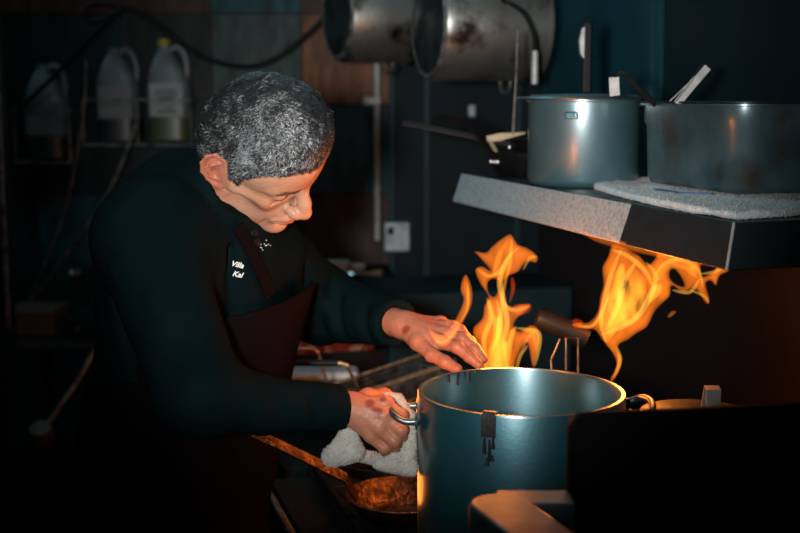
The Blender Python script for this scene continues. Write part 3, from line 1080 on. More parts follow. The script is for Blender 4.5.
lipm.add(*lip_seg(0.30, UF))
lf = lipm.build('front_lip', M_lip, sf, bevel=0.0008)
lipm = MB().add(*lip_seg(0.0, 0.298))
lipm.build('front_lip', M_shelf, sf, bevel=0.0008)  # near stretch built in darker steel to imitate its shade
k2 = [(0.0, SHZ + 0.001), (-0.018, SHZ - 0.060), (-0.015, SHZ - 0.062), (0.004, SHZ - 0.003)]
vs = []
for w_ in (0.002, SW):
    for (u_, z) in k2:
        ww = w_ - (0.02 if (w_ < 0.1 and z < SHZ - 0.05) else 0)
        vs.append(RM(ww, u_, z))
MB().add(vs, [[0, 1, 2, 3], [7, 6, 5, 4]] + [[i, i + 4, (i + 1) % 4 + 4, (i + 1) % 4] for i in range(4)]).build('end_lip', M_shelf, sf, bevel=0.0008)
MB().tube([RM(0.0, -0.0005, SHZ), RM(-0.020, -0.019, SHZ - 0.061)], 0.0022, 8).build('corner_seam', M_greyh, sf)
for u_ in (0.05, 0.6, 1.09):
    MB().prism([(0, 0), (-0.30, 0), (0, -0.12)], -0.003, 0.003, RMAT @ Matrix.Translation((SW, u_, SHZ - 0.013)) @ Matrix(((1, 0, 0, 0), (0, 0, -1, 0), (0, 1, 0, 0), (0, 0, 0, 1)))).build('bracket', M_shelf, sf)
tag(sf, 'steel shelf with a sloped speckled lip above the flames', 'shelf')

# ------------------------------------------------------------------ things on the over-shelf
def lathe_obj(prof, name, material, parent, loc, n=80, rx=0, rz=0, ry=0):
    return MB().lathe(prof, n, T(*loc, rz, rx, ry)).build(name, material, parent)


c = at(583, 150, 2.32)
px_, py_ = c.x, 2.32
sp = empty('saucepot', (px_, py_, SHZ))
R_ = 0.106
H_ = 0.163
lathe_obj([(0, 0), (R_ - 0.016, 0), (R_ - 0.006, 0.004), (R_, 0.014), (R_, H_ - 0.004), (R_ + 0.004, H_ - 0.002), (R_ + 0.004, H_), (R_ - 0.003, H_), (R_ - 0.003, 0.012), (0, 0.008)],
          'pot_wall', M_shelfpot, sp, (px_, py_, SHZ))
for s, an in ((1, math.radians(250)), (1, math.radians(70))):
    hx, hy = px_ + math.cos(an) * R_, py_ + math.sin(an) * R_
    if an > 3:
        MB().box((-0.012, -0.002, -0.007), (0.012, 0.012, 0.007), T(hx, hy, SHZ + H_ - 0.028, an + math.pi / 2 + math.pi)).build('handle_stub', M_pot, sp, bevel=0.003)
tag(sp, 'tall dull steel pot under the flat lid on the shelf', 'pot')
lid = empty('flat_lid', (px_, py_, SHZ + H_))
lathe_obj([(0, 0.0005), (0.128, 0.0005), (0.130, 0.003), (0.128, 0.006), (0.105, 0.006), (0.100, 0.010), (0.03, 0.012), (0, 0.012)], 'lid_plate', M_steel, lid, (px_, py_, SHZ + H_))
tag(lid, 'wide flat metal lid lying on the tall shelf pot', 'lid')
# utensils standing on and behind the lid
c = at(586, 98, 2.36)
kn = empty('black_handled_knife', (c.x, 2.36, SHZ + H_ + 0.010))
zt, zb2 = at(586, 28, 2.36).z, at(586, 94, 2.36).z
MB().box((-0.010, -0.008, 0), (0.010, 0.008, zt - zb2 + 0.012), T(c.x, 2.36, SHZ + H_ + 0.012)).build('handle', M_rubber, kn, bevel=0.005, seg=3)
MB().prism([(0, 0), (-0.006, 0.010), (-0.008, 0.035), (-0.003, 0.058), (0.002, 0.060), (0.002, 0)], -0.0095, 0.0095,
           Matrix.Translation((c.x - 0.008, 2.36, zt - 0.058)) @ Matrix.Rotation(math.pi / 2, 4, 'X')).build('edge_highlight', M_greyh, kn, bevel=0.001)  # pale solid strip standing in for a highlight on the handle edge
tag(kn, 'upright black handled tool with a pale strip for its edge highlight standing on the lid', 'knife')
Ys = 2.10
st = empty('strap_handle_lid', at(650, 101, Ys))
MB().strip([at(615, 96, Ys), at(614.5, 90, Ys), at(614, 77, Ys)], 0.018, 0.0025, (1, 0, 0)).build('end_tab', M_greyh, st, bevel=0.001)
MB().strip(spline([at(614, 77, Ys), at(616, 73, Ys), at(623, 73, Ys), at(630, 79, Ys), at(642, 92, Ys), at(655, 104, Ys - 0.02)], 5), 0.016, 0.003, (0.3, -1, 0)).build('strap', M_rubber, st)
tag(st, 'bent dark metal strap with a pale end tab rising from the steam pan', 'strap')

# rectangular pan seen by its rounded corner
PN = RMAT @ T(0.142, 0.235, SHZ + 0.015)
pw, pu, ph = 0.265, 0.325, 0.140


def rrect(w, u, r, n=8, grow=0.0):
    pts = []
    for cx, cy, a0 in ((w - r, u - r, 0), (r, u - r, 90), (r, r, 180), (w - r, r, 270)):
        for k in range(n + 1):
            a = math.radians(a0 + 90 * k / n)
            pts.append((cx + (r + grow) * math.cos(a), cy + (r + grow) * math.sin(a)))
    return pts


stp = empty('steam_pan', RM(0.27, 0.23, SHZ + 0.012))
vs, fs = [], []
secs = [(-0.03, 0.0), (-0.012, 0.002), (-0.004, 0.012), (0.0, 0.104), (0.0045, 0.110), (0.0045, ph - 0.002), (0.012, ph), (0.014, ph - 0.001), (0.014, ph + 0.002), (0.0, ph + 0.003), (-0.004, ph - 0.002), (-0.005, 0.10), (-0.008, 0.014), (-0.03, 0.006)]
n_ = len(rrect(pw, pu, 0.045))
for gr, z in secs:
    vs += [(x, y, z) for x, y in rrect(pw, pu, 0.045, grow=gr)]
for i in range(len(secs) - 1):
    for k in range(n_):
        fs.append([i * n_ + k, i * n_ + (k + 1) % n_, (i + 1) * n_ + (k + 1) % n_, (i + 1) * n_ + k])
fs.append(list(range(n_))[::-1])
fs.append([(len(secs) - 1) * n_ + k for k in range(n_)])
pnm = MB().add(vs, fs, PN)
pnm.build('pan_wall', M_pan, stp, sharp=50)
lidv = MB().prism(rrect(pw + 0.02, pu + 0.02, 0.05), ph + 0.003, ph + 0.006, PN @ T(-0.01, -0.01, 0))
lidv.build('sheet_cover', M_shelf, stp, bevel=0.001)
tag(stp, 'deep rectangular stained steel pan at the right end of the shelf', 'pan')
tg = empty('tongs', at(680, 100, 2.02))
MB().strip([at(677, 104, 2.02), at(690, 88, 2.02), at(708, 67, 2.02)], 0.013, 0.004, (1, 0.0, 0.75)).build('tong_arm', M_greyh, tg, bevel=0.001)
MB().strip([at(673, 102, 2.05), at(690, 84, 2.05), at(706, 64.5, 2.05)], 0.011, 0.003, (1, 0.0, 0.75)).build('tong_arm', M_black, tg, bevel=0.001)
MB().tube([at(670, 101, 2.01), at(689, 83, 2.01), at(694, 77, 2.01)], 0.0012, 6).tube([at(675, 101, 2.0), at(692, 80, 2.01)], 0.0012, 6).build('spring_wire', M_greyh, tg)
tag(tg, 'steel tongs leaning out of the rectangular pan', 'tongs')


# towel lying under the pan, hanging a little over the edge
def poly_sd(P2, poly):
    poly = np.asarray(poly, np.float32)
    d = np.full(len(P2), 1e9, np.float32)
    ins = np.zeros(len(P2), bool)
    n = len(poly)
    for i in range(n):
        a, b_ = poly[i], poly[(i + 1) % n]
        e = b_ - a
        w_ = P2 - a
        t = np.clip((w_ @ e) / (e @ e + 1e-12), 0, 1)
        q = w_ - t[:, None] * e
        d = np.minimum(d, (q * q).sum(1))
        c1 = (a[1] <= P2[:, 1]) & (b_[1] > P2[:, 1])
        c2 = (a[1] > P2[:, 1]) & (b_[1] <= P2[:, 1])
        cr = e[0] * w_[:, 1] - e[1] * w_[:, 0]
        ins ^= (c1 & (cr > 0)) | (c2 & (cr < 0))
    d = np.sqrt(d)
    return np.where(ins, -d, d)


tpx = [(594, 190), (615, 197), (650, 206), (690, 214), (735, 221), (770, 219), (830, 214), (860, 196), (800, 190), (740, 192), (690, 190), (650, 184), (635, 184), (610, 187)]
tpoly = [tuple(atz(x, y, SHZ).xy) for x, y in tpx]


def f_towel(P):
    d2 = poly_sd(P[:, :2], tpoly)
    th = 0.0062 + 0.0022 * waves(P, 70, 31) + 0.0012 * waves(P, 260, 32)
    d = smax(d2 + 0.002 * waves(P, 150, 33), np.abs(P[:, 2] - (SHZ + 0.0065)) - th, 0.006)
    return np.maximum(d, SHZ + 0.001 - P[:, 2])


tp = np.array(tpoly)
V, F = surfnet(f_towel, (tp[:, 0].min() - 0.02, tp[:, 1].min() - 0.02, SHZ - 0.005), (tp[:, 0].max() + 0.02, tp[:, 1].max() + 0.02, SHZ + 0.025), 0.0026)
tw = mknp('shelf_towel', V, F, M_terryd)
p, nn = sample_surface(V, F, 9000, 5)
SV, SF, ST = strands(p, nn, 0.0045, 0.0011, np.ones((len(p), 3)), curl=1.0, segs=2, seed=8, lift=0.9)
mknp('terry_loops', SV, SF, M_fuzz, tw)['kind'] = 'stuff'
bs = [atz(655, 199, SHZ), atz(680, 203, SHZ), atz(712, 204, SHZ)]
MB().strip([Vector((q.x, q.y, SHZ + 0.0165)) for q in bs], 0.008, 0.002, (0, 1, 0)).build('blue_stripe', M_bluest, tw)
tag(tw, 'white terry towel spread under the rectangular pan on the shelf edge', 'towel')

# frying pans at the far end of the shelf
def fry_pan(cx, cy, z, r, h, tip, mid, label, hmat=None):
    e = empty('frying_pan', (cx, cy, z))
    lathe_obj([(0, 0), (r * 0.7, 0), (r * 0.78, 0.004), (r, h), (r + 0.003, h + 0.001), (r - 0.001, h + 0.002), (r * 0.77, 0.007), (0, 0.004)], 'bowl', M_iron, e, (cx, cy, z), 64)
    d = Vector((mid[0] - cx, mid[1] - cy, 0)).normalized()
    st_ = Vector((cx, cy, z + h * 0.75)) + d * (r * 0.93)
    MB().strip(spline([st_, st_ + (Vector(mid) - st_) * 0.3, Vector(mid), Vector(tip)], 6), 0.013, 0.007, (0.1, 0.25, 1)).build('handle', hmat or M_black, e, bevel=0.002)
    rm = MB()
    for k_ in range(3):
        q = st_ + Vector((0, 0, -0.006)) + d * 0.003 + Vector((-d.y, d.x, 0)) * (0.014 * (k_ - 1))
        rm.lathe([(0, -0.005), (0.005, -0.003), (0.006, 0), (0.005, 0.003), (0, 0.005)], 12, T(q.x, q.y, q.z))
    rm.build('rivets', M_steelcut, e)
    tag(e, label, 'frying pan', 'frying pans on the shelf')
    return e


c = at(532, 160, 2.60)
fp1 = fry_pan(c.x, 2.60, SHZ, 0.098, 0.052, at(434, 116, 2.50), at(468, 126, 2.53), 'black frying pan on the shelf whose raised handle catches red light', M_black)
c = at(545, 160, 2.66)
fp2 = fry_pan(c.x + 0.012, 2.60 + 0.02, SHZ + 0.030, 0.099, 0.050, at(402, 123, 2.64), at(440, 130, 2.63), 'second black frying pan stacked on the first, its flatter handle reaching farther left')
sv = empty('wooden_spatula', at(506, 138, 2.5))
MB().strip([at(487, 139, 2.60), at(500, 137, 2.60), at(525, 133, 2.60)], [0.012, 0.016, 0.003], 0.003, (0.1, 0.1, 1)).build('blade', M_spat, sv)
MB().strip([at(489, 139, 2.60), at(496, 152, 2.60)], 0.008, 0.004, (1, 0.1, 0)).build('stem', M_spat, sv)
tag(sv, 'tan spatula blade poking up out of the stacked frying pans', 'spatula')

# ------------------------------------------------------------------ big pot on the range
PX, PY, PR = 0.1755, 1.70, 0.150
PZ1 = at(525, 390, PY).z
PZ0 = 0.914
HB = PZ1 - PZ0
bp_ = empty('stock_pot', (PX, PY, PZ0))
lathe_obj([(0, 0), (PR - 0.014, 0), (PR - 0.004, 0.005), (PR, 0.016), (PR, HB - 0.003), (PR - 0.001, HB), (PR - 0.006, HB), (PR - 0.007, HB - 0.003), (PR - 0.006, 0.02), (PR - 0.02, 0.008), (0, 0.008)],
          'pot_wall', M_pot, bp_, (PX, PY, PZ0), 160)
for s, an in ((0, math.radians(178)), (1, math.radians(2))):
    d = Vector((math.cos(an), math.sin(an), 0))
    t_ = Vector((-d.y, d.x, 0))
    base = Vector((PX, PY, PZ1 - (0.036 if s == 0 else 0.030))) + d * PR
    pts = [base - t_ * 0.045 - d * 0.001, base - t_ * 0.045 + d * 0.018, base - t_ * 0.036 + d * 0.034 + Vector((0, 0, 0.008)), base + d * 0.040 + Vector((0, 0, 0.012)), base + t_ * 0.036 + d * 0.034 + Vector((0, 0, 0.008)), base + t_ * 0.045 + d * 0.018, base + t_ * 0.045 - d * 0.001]
    hd = MB().tube(spline(pts, 5), 0.0052, 12).build('handle', M_handle, bp_)
    for q in (-1, 1):
        MB().lathe([(0, 0), (0.013, 0), (0.012, 0.003), (0, 0.005)], 16, Matrix.Translation(base + t_ * (0.045 * q) - d * 0.001) @ d.to_track_quat('Z', 'Y').to_matrix().to_4x4()).build('mounting_plate', M_pot, hd)


def on_pot(px, z, inner=False, r=None):
    """angle on the pot wall seen at picture column px"""
    rr = r or (PR - 0.008 if inner else PR + 0.001)
    best = None
    for k_ in range(720):
        a_ = math.radians(k_ / 2)
        y = PY + rr * math.sin(a_)
        if (y > PY) != inner:
            continue
        x = PX + rr * math.cos(a_)
        q = to_px((x, y, z))
        if best is None or abs(q[0] - px) < best[0]:
            best = (abs(q[0] - px), Vector((x, y, z)))
    return best[1]


dm = MB()
for px, l, w_ in ((449, 0.012, 0.003), (458.5, 0.02, 0.0028), (464, 0.006, 0.003), (469, 0.017, 0.0036), (476, 0.004, 0.002)):
    q = on_pot(px, PZ1, True)
    dm.tube([q + Vector((0, 0, 0.0)), q - Vector((0, 0, l * 0.5)), q - Vector((0, 0, l))], [w_ * 0.5, w_ * 0.45, w_ * 0.75], 8)
dm.build('sauce_drips', M_sauce, bp_)
q = on_pot(489.5, PZ1)
n_ = (q - Vector((PX, PY, q.z))).normalized()
tt_ = Vector((-n_.y, n_.x, 0))
ck_ = MB()
ck_.strip([q + Vector((0, 0, 0.003)) - n_ * 0.008, q + Vector((0, 0, 0.004)), q + n_ * 0.003 - Vector((0, 0, 0.004)), q + n_ * 0.003 - Vector((0, 0, 0.030))], 0.020, 0.002, tt_)
ck_.build('rim_clip', M_iron, bp_, bevel=0.001)
sm = MB()
for i, (dx, z0, l, r_) in enumerate(((-0.006, 0.032, 0.022, 0.0035), (0.001, 0.034, 0.030, 0.003), (0.006, 0.030, 0.016, 0.003), (-0.002, 0.060, 0.010, 0.004), (0.005, 0.055, 0.008, 0.003))):
    o_ = q + tt_ * dx - n_ * 0.0005
    sm.tube([o_ - Vector((0, 0, z0)), o_ - Vector((0, 0, z0 + l / 2)), o_ - Vector((0, 0, z0 + l))], [r_ * 0.5, r_ * 0.7, r_], 8)
sm.build('burnt_run', M_sauce, bp_)
tag(bp_, 'big open aluminium pot on the range in front of the flames', 'pot')

# pan glowing orange below the hand
cx, cy, zr = 0.004, 1.905, 0.957
gp = empty('carbon_steel_pan', (cx, cy, 0.915))
R_ = 0.094
lathe_obj([(0, 0), (0.05, 0), (0.07, 0.008), (R_, zr - 0.915), (R_ + 0.001, zr - 0.914), (R_ - 0.002, zr - 0.913), (0.068, 0.011), (0.05, 0.003), (0, 0.003)], 'bowl', M_wok, gp, (cx, cy, 0.915), 80)
hp_ = [at(357, 497, 1.84), at(352, 490, 1.83), at(346, 479, 1.82), at(338, 474, 1.81), at(300, 455, 1.76), at(262, 437, 1.72), at(243, 428, 1.70)]
MB().strip(spline(hp_, 4), 0.019, 0.004, (0.25, 1.0, 0.35)).build('handle', M_wok, gp, bevel=0.001)
tag(gp, 'small steel pan glowing orange under the hand, long handle towards the man', 'pan')

# saucepan behind the big pot with its black handle raised
c = at(575, 400, 2.13)
sk = empty('saucepan', (c.x, 2.13, 0.914))
lathe_obj([(0, 0), (0.08, 0), (0.088, 0.006), (0.09, 0.15), (0.087, 0.15), (0.085, 0.01), (0, 0.006)], 'bowl', M_iron, sk, (c.x, 2.13, 0.914), 56)
MB().tube([at(537, 317, 2.08), at(545, 320, 2.08), at(586, 338, 2.08)], [0.016, 0.019, 0.021], 20).build('handle', M_rubber, sk)
MB().tube([at(553, 392, 2.07), at(551, 360, 2.07), at(562, 334, 2.08)], 0.0016, 6).build('bracket', M_wire, sk)
zz = MB()
zz.tube([at(566, 395, 2.06), at(566, 338, 2.06), at(578, 338, 2.06), at(578, 395, 2.06)], 0.0016, 6)
zz.build('bracket', M_wire, sk)
tag(sk, 'dark saucepan behind the big pot with its fat black handle raised', 'saucepan')

# lidded pot at the right
c = at(697, 414, 1.735)
lx, ly, lz = c.x, 1.735, c.z
lp = empty('lidded_pot', (lx, ly, 0.914))
RL = 0.080
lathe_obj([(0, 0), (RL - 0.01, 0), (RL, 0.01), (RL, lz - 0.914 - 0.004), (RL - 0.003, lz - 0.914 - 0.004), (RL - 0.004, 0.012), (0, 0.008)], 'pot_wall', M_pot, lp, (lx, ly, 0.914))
ld = lathe_obj([(0, -0.004), (RL + 0.003, -0.004), (RL + 0.005, -0.001), (RL + 0.003, 0.002), (RL - 0.01, 0.003), (RL * 0.6, 0.005), (0, 0.006)], 'lid', M_shelf, lp, (lx, ly, lz))
qa = at(713, 411, 1.735)
MB().strip([(qa.x, 1.735, lz + 0.004), (qa.x, 1.735, at(713, 390, 1.735).z), (qa.x, 1.748, at(713, 388, 1.735).z), (qa.x, 1.76, lz + 0.012), (qa.x, 1.762, lz + 0.003)], 0.022, 0.0025, (1, 0, 0)).build('lid_handle', M_greyh, ld, bevel=0.0008)
tag(lp, 'lidded pot behind the black guard, its upright tab handle showing', 'pot')

# ------------------------------------------------------------------ black guard and steel ledge in the foreground
gd = empty('side_guard', (0.4, 1.3, 0.886))
gx0 = 0.1866
ang = math.radians(7.0)
zt1 = at(600, 412, 1.3).z
GM = Matrix.Translation((gx0, 1.296, 0.0)) @ Matrix.Rotation(ang, 4, 'Z')
gw, rr = 0.62, 0.018
prof = [(0, 0.887), (gw, 0.887), (gw, zt1 + 0.006), (rr + 0.01, zt1)] + [(rr - rr * math.cos(math.radians(90 - a_)) + 0.0, zt1 - rr + rr * math.sin(math.radians(90 - a_))) for a_ in (15, 30, 45, 60, 75, 90)]
MB().prism(prof, -0.006, 0.006, GM @ Matrix.Rotation(math.pi / 2, 4, 'X')).build('panel', M_slab, gd, bevel=0.002)
# ledge: rounded steel bar joined to the panel's lower left corner, coming forward to the right
e0, e1 = at(500, 513, 1.255), at(622, 600, 1.02)
zt_ = e0.z + 0.012
e0.z = e1.z = 0
dd = (e1 - e0).normalized(); nn_ = Vector((-dd.y, dd.x, 0))
Lb, hw = (e1 - e0).length, 0.034
pts2 = []
for a_ in range(0, 181, 15):
    t = math.radians(90 + a_)
    pts2.append((hw * math.cos(t) * 1.0, hw * math.sin(t)))
pts2 += [(Lb, -hw), (Lb, hw)]
LM = Matrix.Translation((e0.x, e0.y, 0)) @ Matrix.Rotation(math.atan2(dd.y, dd.x), 4, 'Z')
MB().prism(pts2[::-1] if False else pts2, 0.84, zt_, LM).build('ledge', M_ledge, gd, bevel=0.007, seg=3)
jb = at(548, 489, 1.285)
MB().box((e0.x + 0.0, e0.y - 0.0, zt_ - 0.03), (gx0 + 0.004, 1.300, zt_ - 0.001)).build('joining_plate', M_ledge, gd, bevel=0.002)
tag(gd, 'black upright guard with a rounded steel ledge in the right foreground', 'guard')

# ------------------------------------------------------------------ flames
M_fl_o = emis_volume('flame_orange', (1.0, 0.20, 0.012), 42)
M_fl_y = emis_volume('flame_yellow', (1.0, 0.36, 0.03), 75)
M_fl_r = emis_volume('flame_red', (1.0, 0.075, 0.008), 32)


def flame_piece(name, outline, Y, thick, material, parent, wob=0.03, ripple=0.4, seed=1, holes=(), soft=0.0042, res=1.0, lean=0.0, fsc=1.0):
    """closed body of burning gas: outline in the picture, own depth and thickness"""
    ol = [(p.x, p.y) for p in spline([(x, y, 0) for x, y in outline], 5, closed=True)]
    hl = [[(p.x, p.y) for p in spline([(x, y, 0) for x, y in h], 4, closed=True)] for h in holes]
    a = np.array(ol)
    lo, hi = a.min(0) - 4, a.max(0) + 4
    s = FPX / Y
    yc = (lo[1] + hi[1]) / 2

    def f(P):
        # P in metres in a local frame: x right, y depth, z up
        q = np.stack([P[:, 0] * s, -P[:, 2] * s], -1)
        d = -poly_sd(q, ol)
        for h in hl:
            d = np.minimum(d, poly_sd(q, h))
        d = d / s
        G = P * np.array([1.0, 0.25, 0.42], np.float32) * fsc
        rp = 1 + ripple * waves(G, 150, seed) + ripple * 0.7 * waves(G, 330, seed + 50)
        t = thick * (1 - np.exp(-np.maximum(d, 0) / soft)) * np.maximum(rp, 0.15)
        cen = wob * waves(P, 18, seed + 9) + lean * (yc / s + P[:, 2])
        v = np.abs(P[:, 1] - cen) - t
        return np.where(d > 0, v * 0.7, np.maximum(-d, np.abs(P[:, 1] - cen)))

    dep = thick * 2.2 + wob + abs(lean) * (hi[1] - lo[1]) / s
    V, F = surfnet(f, (lo[0] / s, -dep, -hi[1] / s), (hi[0] / s, dep, -lo[1] / s), res / s)
    out = np.empty_like(V)
    ca, sa = math.cos(PITCH), math.sin(PITCH)
    X = (V[:, 0] * s - 400) / FPX
    Uu = -(-V[:, 2] * s - 266.5) / FPX
    yy = Y + V[:, 1]
    t = yy / (ca + Uu * sa)
    out[:, 0] = X * t
    out[:, 1] = yy
    out[:, 2] = EYE[2] + (-sa + Uu * ca) * t
    o_ = mknp(name, out, F, material, parent)
    return o_


YA, YB = 2.0, 1.93
fa = empty('flame', at(510, 385, YA))
tag(fa, 'tall ragged orange flame rising behind the pot beside the reaching hand', 'flame', 'flames over the burners')
outA = [(478, 372), (481, 350), (474, 338), (473, 328), (482, 318), (484, 306), (488, 296), (480, 284), (475, 270), (482, 266), (490, 270), (478, 256), (474, 251), (486, 252), (492, 246), (502, 238), (511, 234),
        (518, 244), (528, 248), (538, 256), (536, 263), (527, 262), (518, 272), (508, 277), (500, 288), (504, 300), (512, 306), (521, 304), (531, 304), (527, 311), (518, 318), (514, 326), (520, 331), (530, 325), (538, 328), (540, 340), (537, 355), (534, 368),
        (531, 362), (529, 350), (526, 343), (518, 356), (512, 372), (495, 378)]
flame_piece('flame_body', outA, YA, 0.0105, M_fl_o, fa, seed=3, holes=[[(488, 283), (494, 279), (499, 284), (495, 296), (489, 293)]])
flame_piece('flame_core', [(488, 372), (488, 352), (492, 335), (491, 318), (487, 302), (492, 300), (497, 316), (500, 296), (503, 280), (508, 262), (511, 248), (513, 262), (508, 280), (505, 298), (504, 318), (506, 340), (510, 330), (517, 326), (514, 340), (508, 372), (498, 376)], YA, 0.008, M_fl_y, fa, seed=5, ripple=0.6, soft=0.006)
flame_piece('flame_core', [(492, 272), (495, 256), (503, 244), (509, 240), (504, 254), (499, 268), (496, 276)], YA, 0.004, M_fl_y, fa, seed=6, ripple=0.4, soft=0.005)
flame_piece('flame_core', [(522, 345), (528, 334), (535, 331), (538, 342), (536, 356), (534, 366), (534, 350), (531, 338), (526, 346), (521, 352)], YA, 0.004, M_fl_y, fa, seed=7, ripple=0.3, soft=0.005)
flame_piece('flame_or_lip_glow', [(466, 274), (462, 279), (460, 290), (463, 300), (458, 313), (450, 327), (442, 334), (434, 331), (428, 325), (429, 333), (435, 343), (443, 347), (450, 343), (458, 333), (466, 318), (472, 305), (473, 292), (470, 280)], 1.76, 0.013, M_fl_o, fa, seed=11, ripple=0.3, soft=0.006, wob=0.012)
flame_piece('flame_core', [(467, 280), (466, 295), (466, 308), (459, 322), (450, 335), (442, 341), (433, 336), (437, 343), (444, 344), (452, 338), (461, 324), (469, 309), (470, 292)], 1.76, 0.009, M_fl_y, fa, seed=12, ripple=0.3, soft=0.005, wob=0.012)
flame_piece('flame_wisp', [(513, 276), (516, 286), (513, 298), (508, 305), (510, 292), (510, 280)], YA, 0.006, M_fl_r, fa, seed=13)
flame_piece('flame_wisp', [(512, 306), (522, 303), (532, 305), (530, 312), (522, 316), (516, 316)], YA + 0.03, 0.008, M_fl_r, fa, seed=14)

fb = empty('flame', at(612, 385, YB))
tag(fb, 'broad orange flame curling up against the underside of the shelf', 'flame', 'flames over the burners')
outB = [(610, 379), (616, 366), (614, 356), (606, 345), (600, 337), (594, 330), (581, 329), (571, 325), (578, 322), (588, 322), (597, 312), (600, 296), (603, 284), (602, 268), (608, 256), (612, 244), (622, 246),
        (630, 250), (640, 256), (648, 264), (655, 258), (658, 250), (672, 250), (688, 257), (700, 262), (702, 276), (712, 272), (718, 266), (728, 266), (729, 271), (720, 276), (716, 286), (711, 281), (706, 284), (710, 300), (706, 304), (696, 290), (690, 290), (682, 292), (672, 286), (670, 296), (662, 304), (655, 312), (650, 322), (646, 328), (636, 334),
        (628, 340), (620, 344), (618, 350), (622, 358), (620, 370), (613, 381)]
holesB = [[(640, 250), (648, 252), (653, 258), (648, 262), (641, 257)], [(672, 268), (680, 276), (684, 286), (676, 284), (670, 277)]]
flame_piece('flame_body', outB, YB, 0.012, M_fl_o, fb, seed=21, holes=holesB + [[(624, 280), (630, 288), (627, 301), (621, 294)], [(642, 296), (647, 301), (642, 312), (636, 309)], [(612, 300), (616, 306), (611, 318), (608, 308)]], lean=0.0)
flame_piece('flame_core', [(598, 336), (596, 322), (602, 310), (606, 296), (612, 284), (615, 272), (622, 262), (626, 272), (624, 288), (630, 276), (636, 268), (646, 280), (650, 292), (646, 306), (640, 318), (630, 326), (620, 328), (612, 338), (606, 344)], YB, 0.0055, M_fl_y, fb, seed=23, ripple=1.3, soft=0.006)
flame_piece('flame_core', [(650, 290), (655, 284), (662, 284), (662, 292), (655, 300), (648, 304)], YB, 0.007, M_fl_y, fb, seed=24, ripple=0.3)
flame_piece('flame_core', [(655, 276), (664, 262), (680, 262), (694, 266), (700, 280), (694, 278), (682, 270), (668, 272), (660, 282)], YB, 0.003, M_fl_y, fb, seed=26, ripple=0.5)
flame_piece('flame_wisp', [(668, 314), (673, 310), (677, 312), (672, 317), (667, 318)], YB, 0.006, M_fl_o, fb, seed=27)
flame_piece('flame_or_lip_glow', [(604, 216), (608, 228), (614, 236), (622, 240), (630, 246), (622, 246), (612, 242), (606, 236), (604, 226)], 1.78, 0.004, M_fl_o, fb, seed=28, wob=0.003)
flame_piece('flame_or_lip_glow', [(572, 226), (600, 236), (640, 244), (690, 254), (724, 263), (732, 270), (716, 268), (680, 262), (640, 254), (600, 244), (578, 232)], 1.86, 0.006, M_fl_o, fb, seed=29, wob=0.0, lean=0.0)  # glowing strip standing in for orange light along the lip's lower edge
flame_piece('flame_wisp', [(572, 320), (577, 318), (584, 322), (580, 329), (573, 327)], YB, 0.006, M_fl_r, fb, seed=30)


def flame_threads(pieces, Y, parent, seed):
    """bright thin filaments where the burning sheets fold over"""
    r = np.random.default_rng(seed)
    for pts, w_ in pieces:
        yo = (r.random() - 0.5) * 0.02
        sp_ = spline([at(x, y, Y + yo + 0.006 * math.sin(i * 1.7)) for i, (x, y) in enumerate(pts)], 6)
        n_ = len(sp_)
        MB().tube(sp_, [max(0.0006, 1.7 * w_ * Y / FPX * math.sin(math.pi * (i + 0.6) / (n_ + 0.2)) ** 0.6) for i in range(n_)], 10).build('flame_filament', M_fl_t, parent)


M_fl_t = emis_volume('flame_filament', (1.0, 0.45, 0.06), 60)
flame_threads([([(512, 238), (510, 255), (500, 278), (503, 300), (507, 322), (504, 345), (508, 370)], 2.0), ([(487, 298), (491, 318), (484, 340), (487, 371)], 1.8),
               ([(516, 328), (528, 330), (538, 333), (539, 346), (535, 366)], 1.8), ([(477, 268), (488, 276), (499, 272), (508, 258), (520, 246)], 1.3),
               ([(500, 290), (506, 306), (516, 310), (530, 306)], 1.3), ([(492, 352), (498, 335), (500, 318), (497, 300)], 1.8), ([(516, 372), (520, 356), (528, 345)], 1.3),
               ([(523, 270), (530, 258), (537, 257)], 1.1)], YA, fa, 4)
flame_threads([([(622, 248), (612, 272), (605, 298), (601, 322), (606, 342)], 1.8), ([(636, 262), (624, 282), (618, 305), (606, 330)], 2.2),
               ([(646, 262), (656, 276), (650, 296), (638, 316), (620, 328), (600, 335)], 2.0), ([(612, 250), (628, 256), (644, 270), (655, 290)], 1.6),
               ([(652, 280), (664, 264), (682, 260), (698, 270), (703, 288)], 1.6), ([(700, 274), (714, 272), (722, 267), (729, 268)], 1.3), ([(672, 290), (690, 292), (700, 278)], 1.3),
               ([(578, 326), (592, 326), (602, 312), (610, 292)], 1.3), ([(616, 346), (620, 360), (614, 378)], 1.4), ([(690, 290), (704, 296), (709, 303)], 1.0)], YB, fb, 6)
# light given off by the burning gas
for nm, p, e in (('flame_light', at(500, 325, YA), 3.6), ('flame_light', at(440, 323, 1.70), 1.7), ('flame_light', at(636, 300, YB + 0.06), 3.0), ('flame_light', at(690, 272, YB), 0.5)):
    add_light(nm, 'POINT', p, e, (1.0, 0.235, 0.03), shadow_soft_size=0.035)
add_light('orange_fill_light', 'POINT', at(411, 398, 1.80), 0.4, (1.0, 0.22, 0.03), shadow_soft_size=0.03)  # orange point added to warm hand and towel; no flame stands here
# orange fill added over the pan to warm pan and towel; no flame modelled
add_light('orange_fill_light', 'POINT', at(390, 486, 1.77), 0.25, (1.0, 0.26, 0.035), shadow_soft_size=0.035)

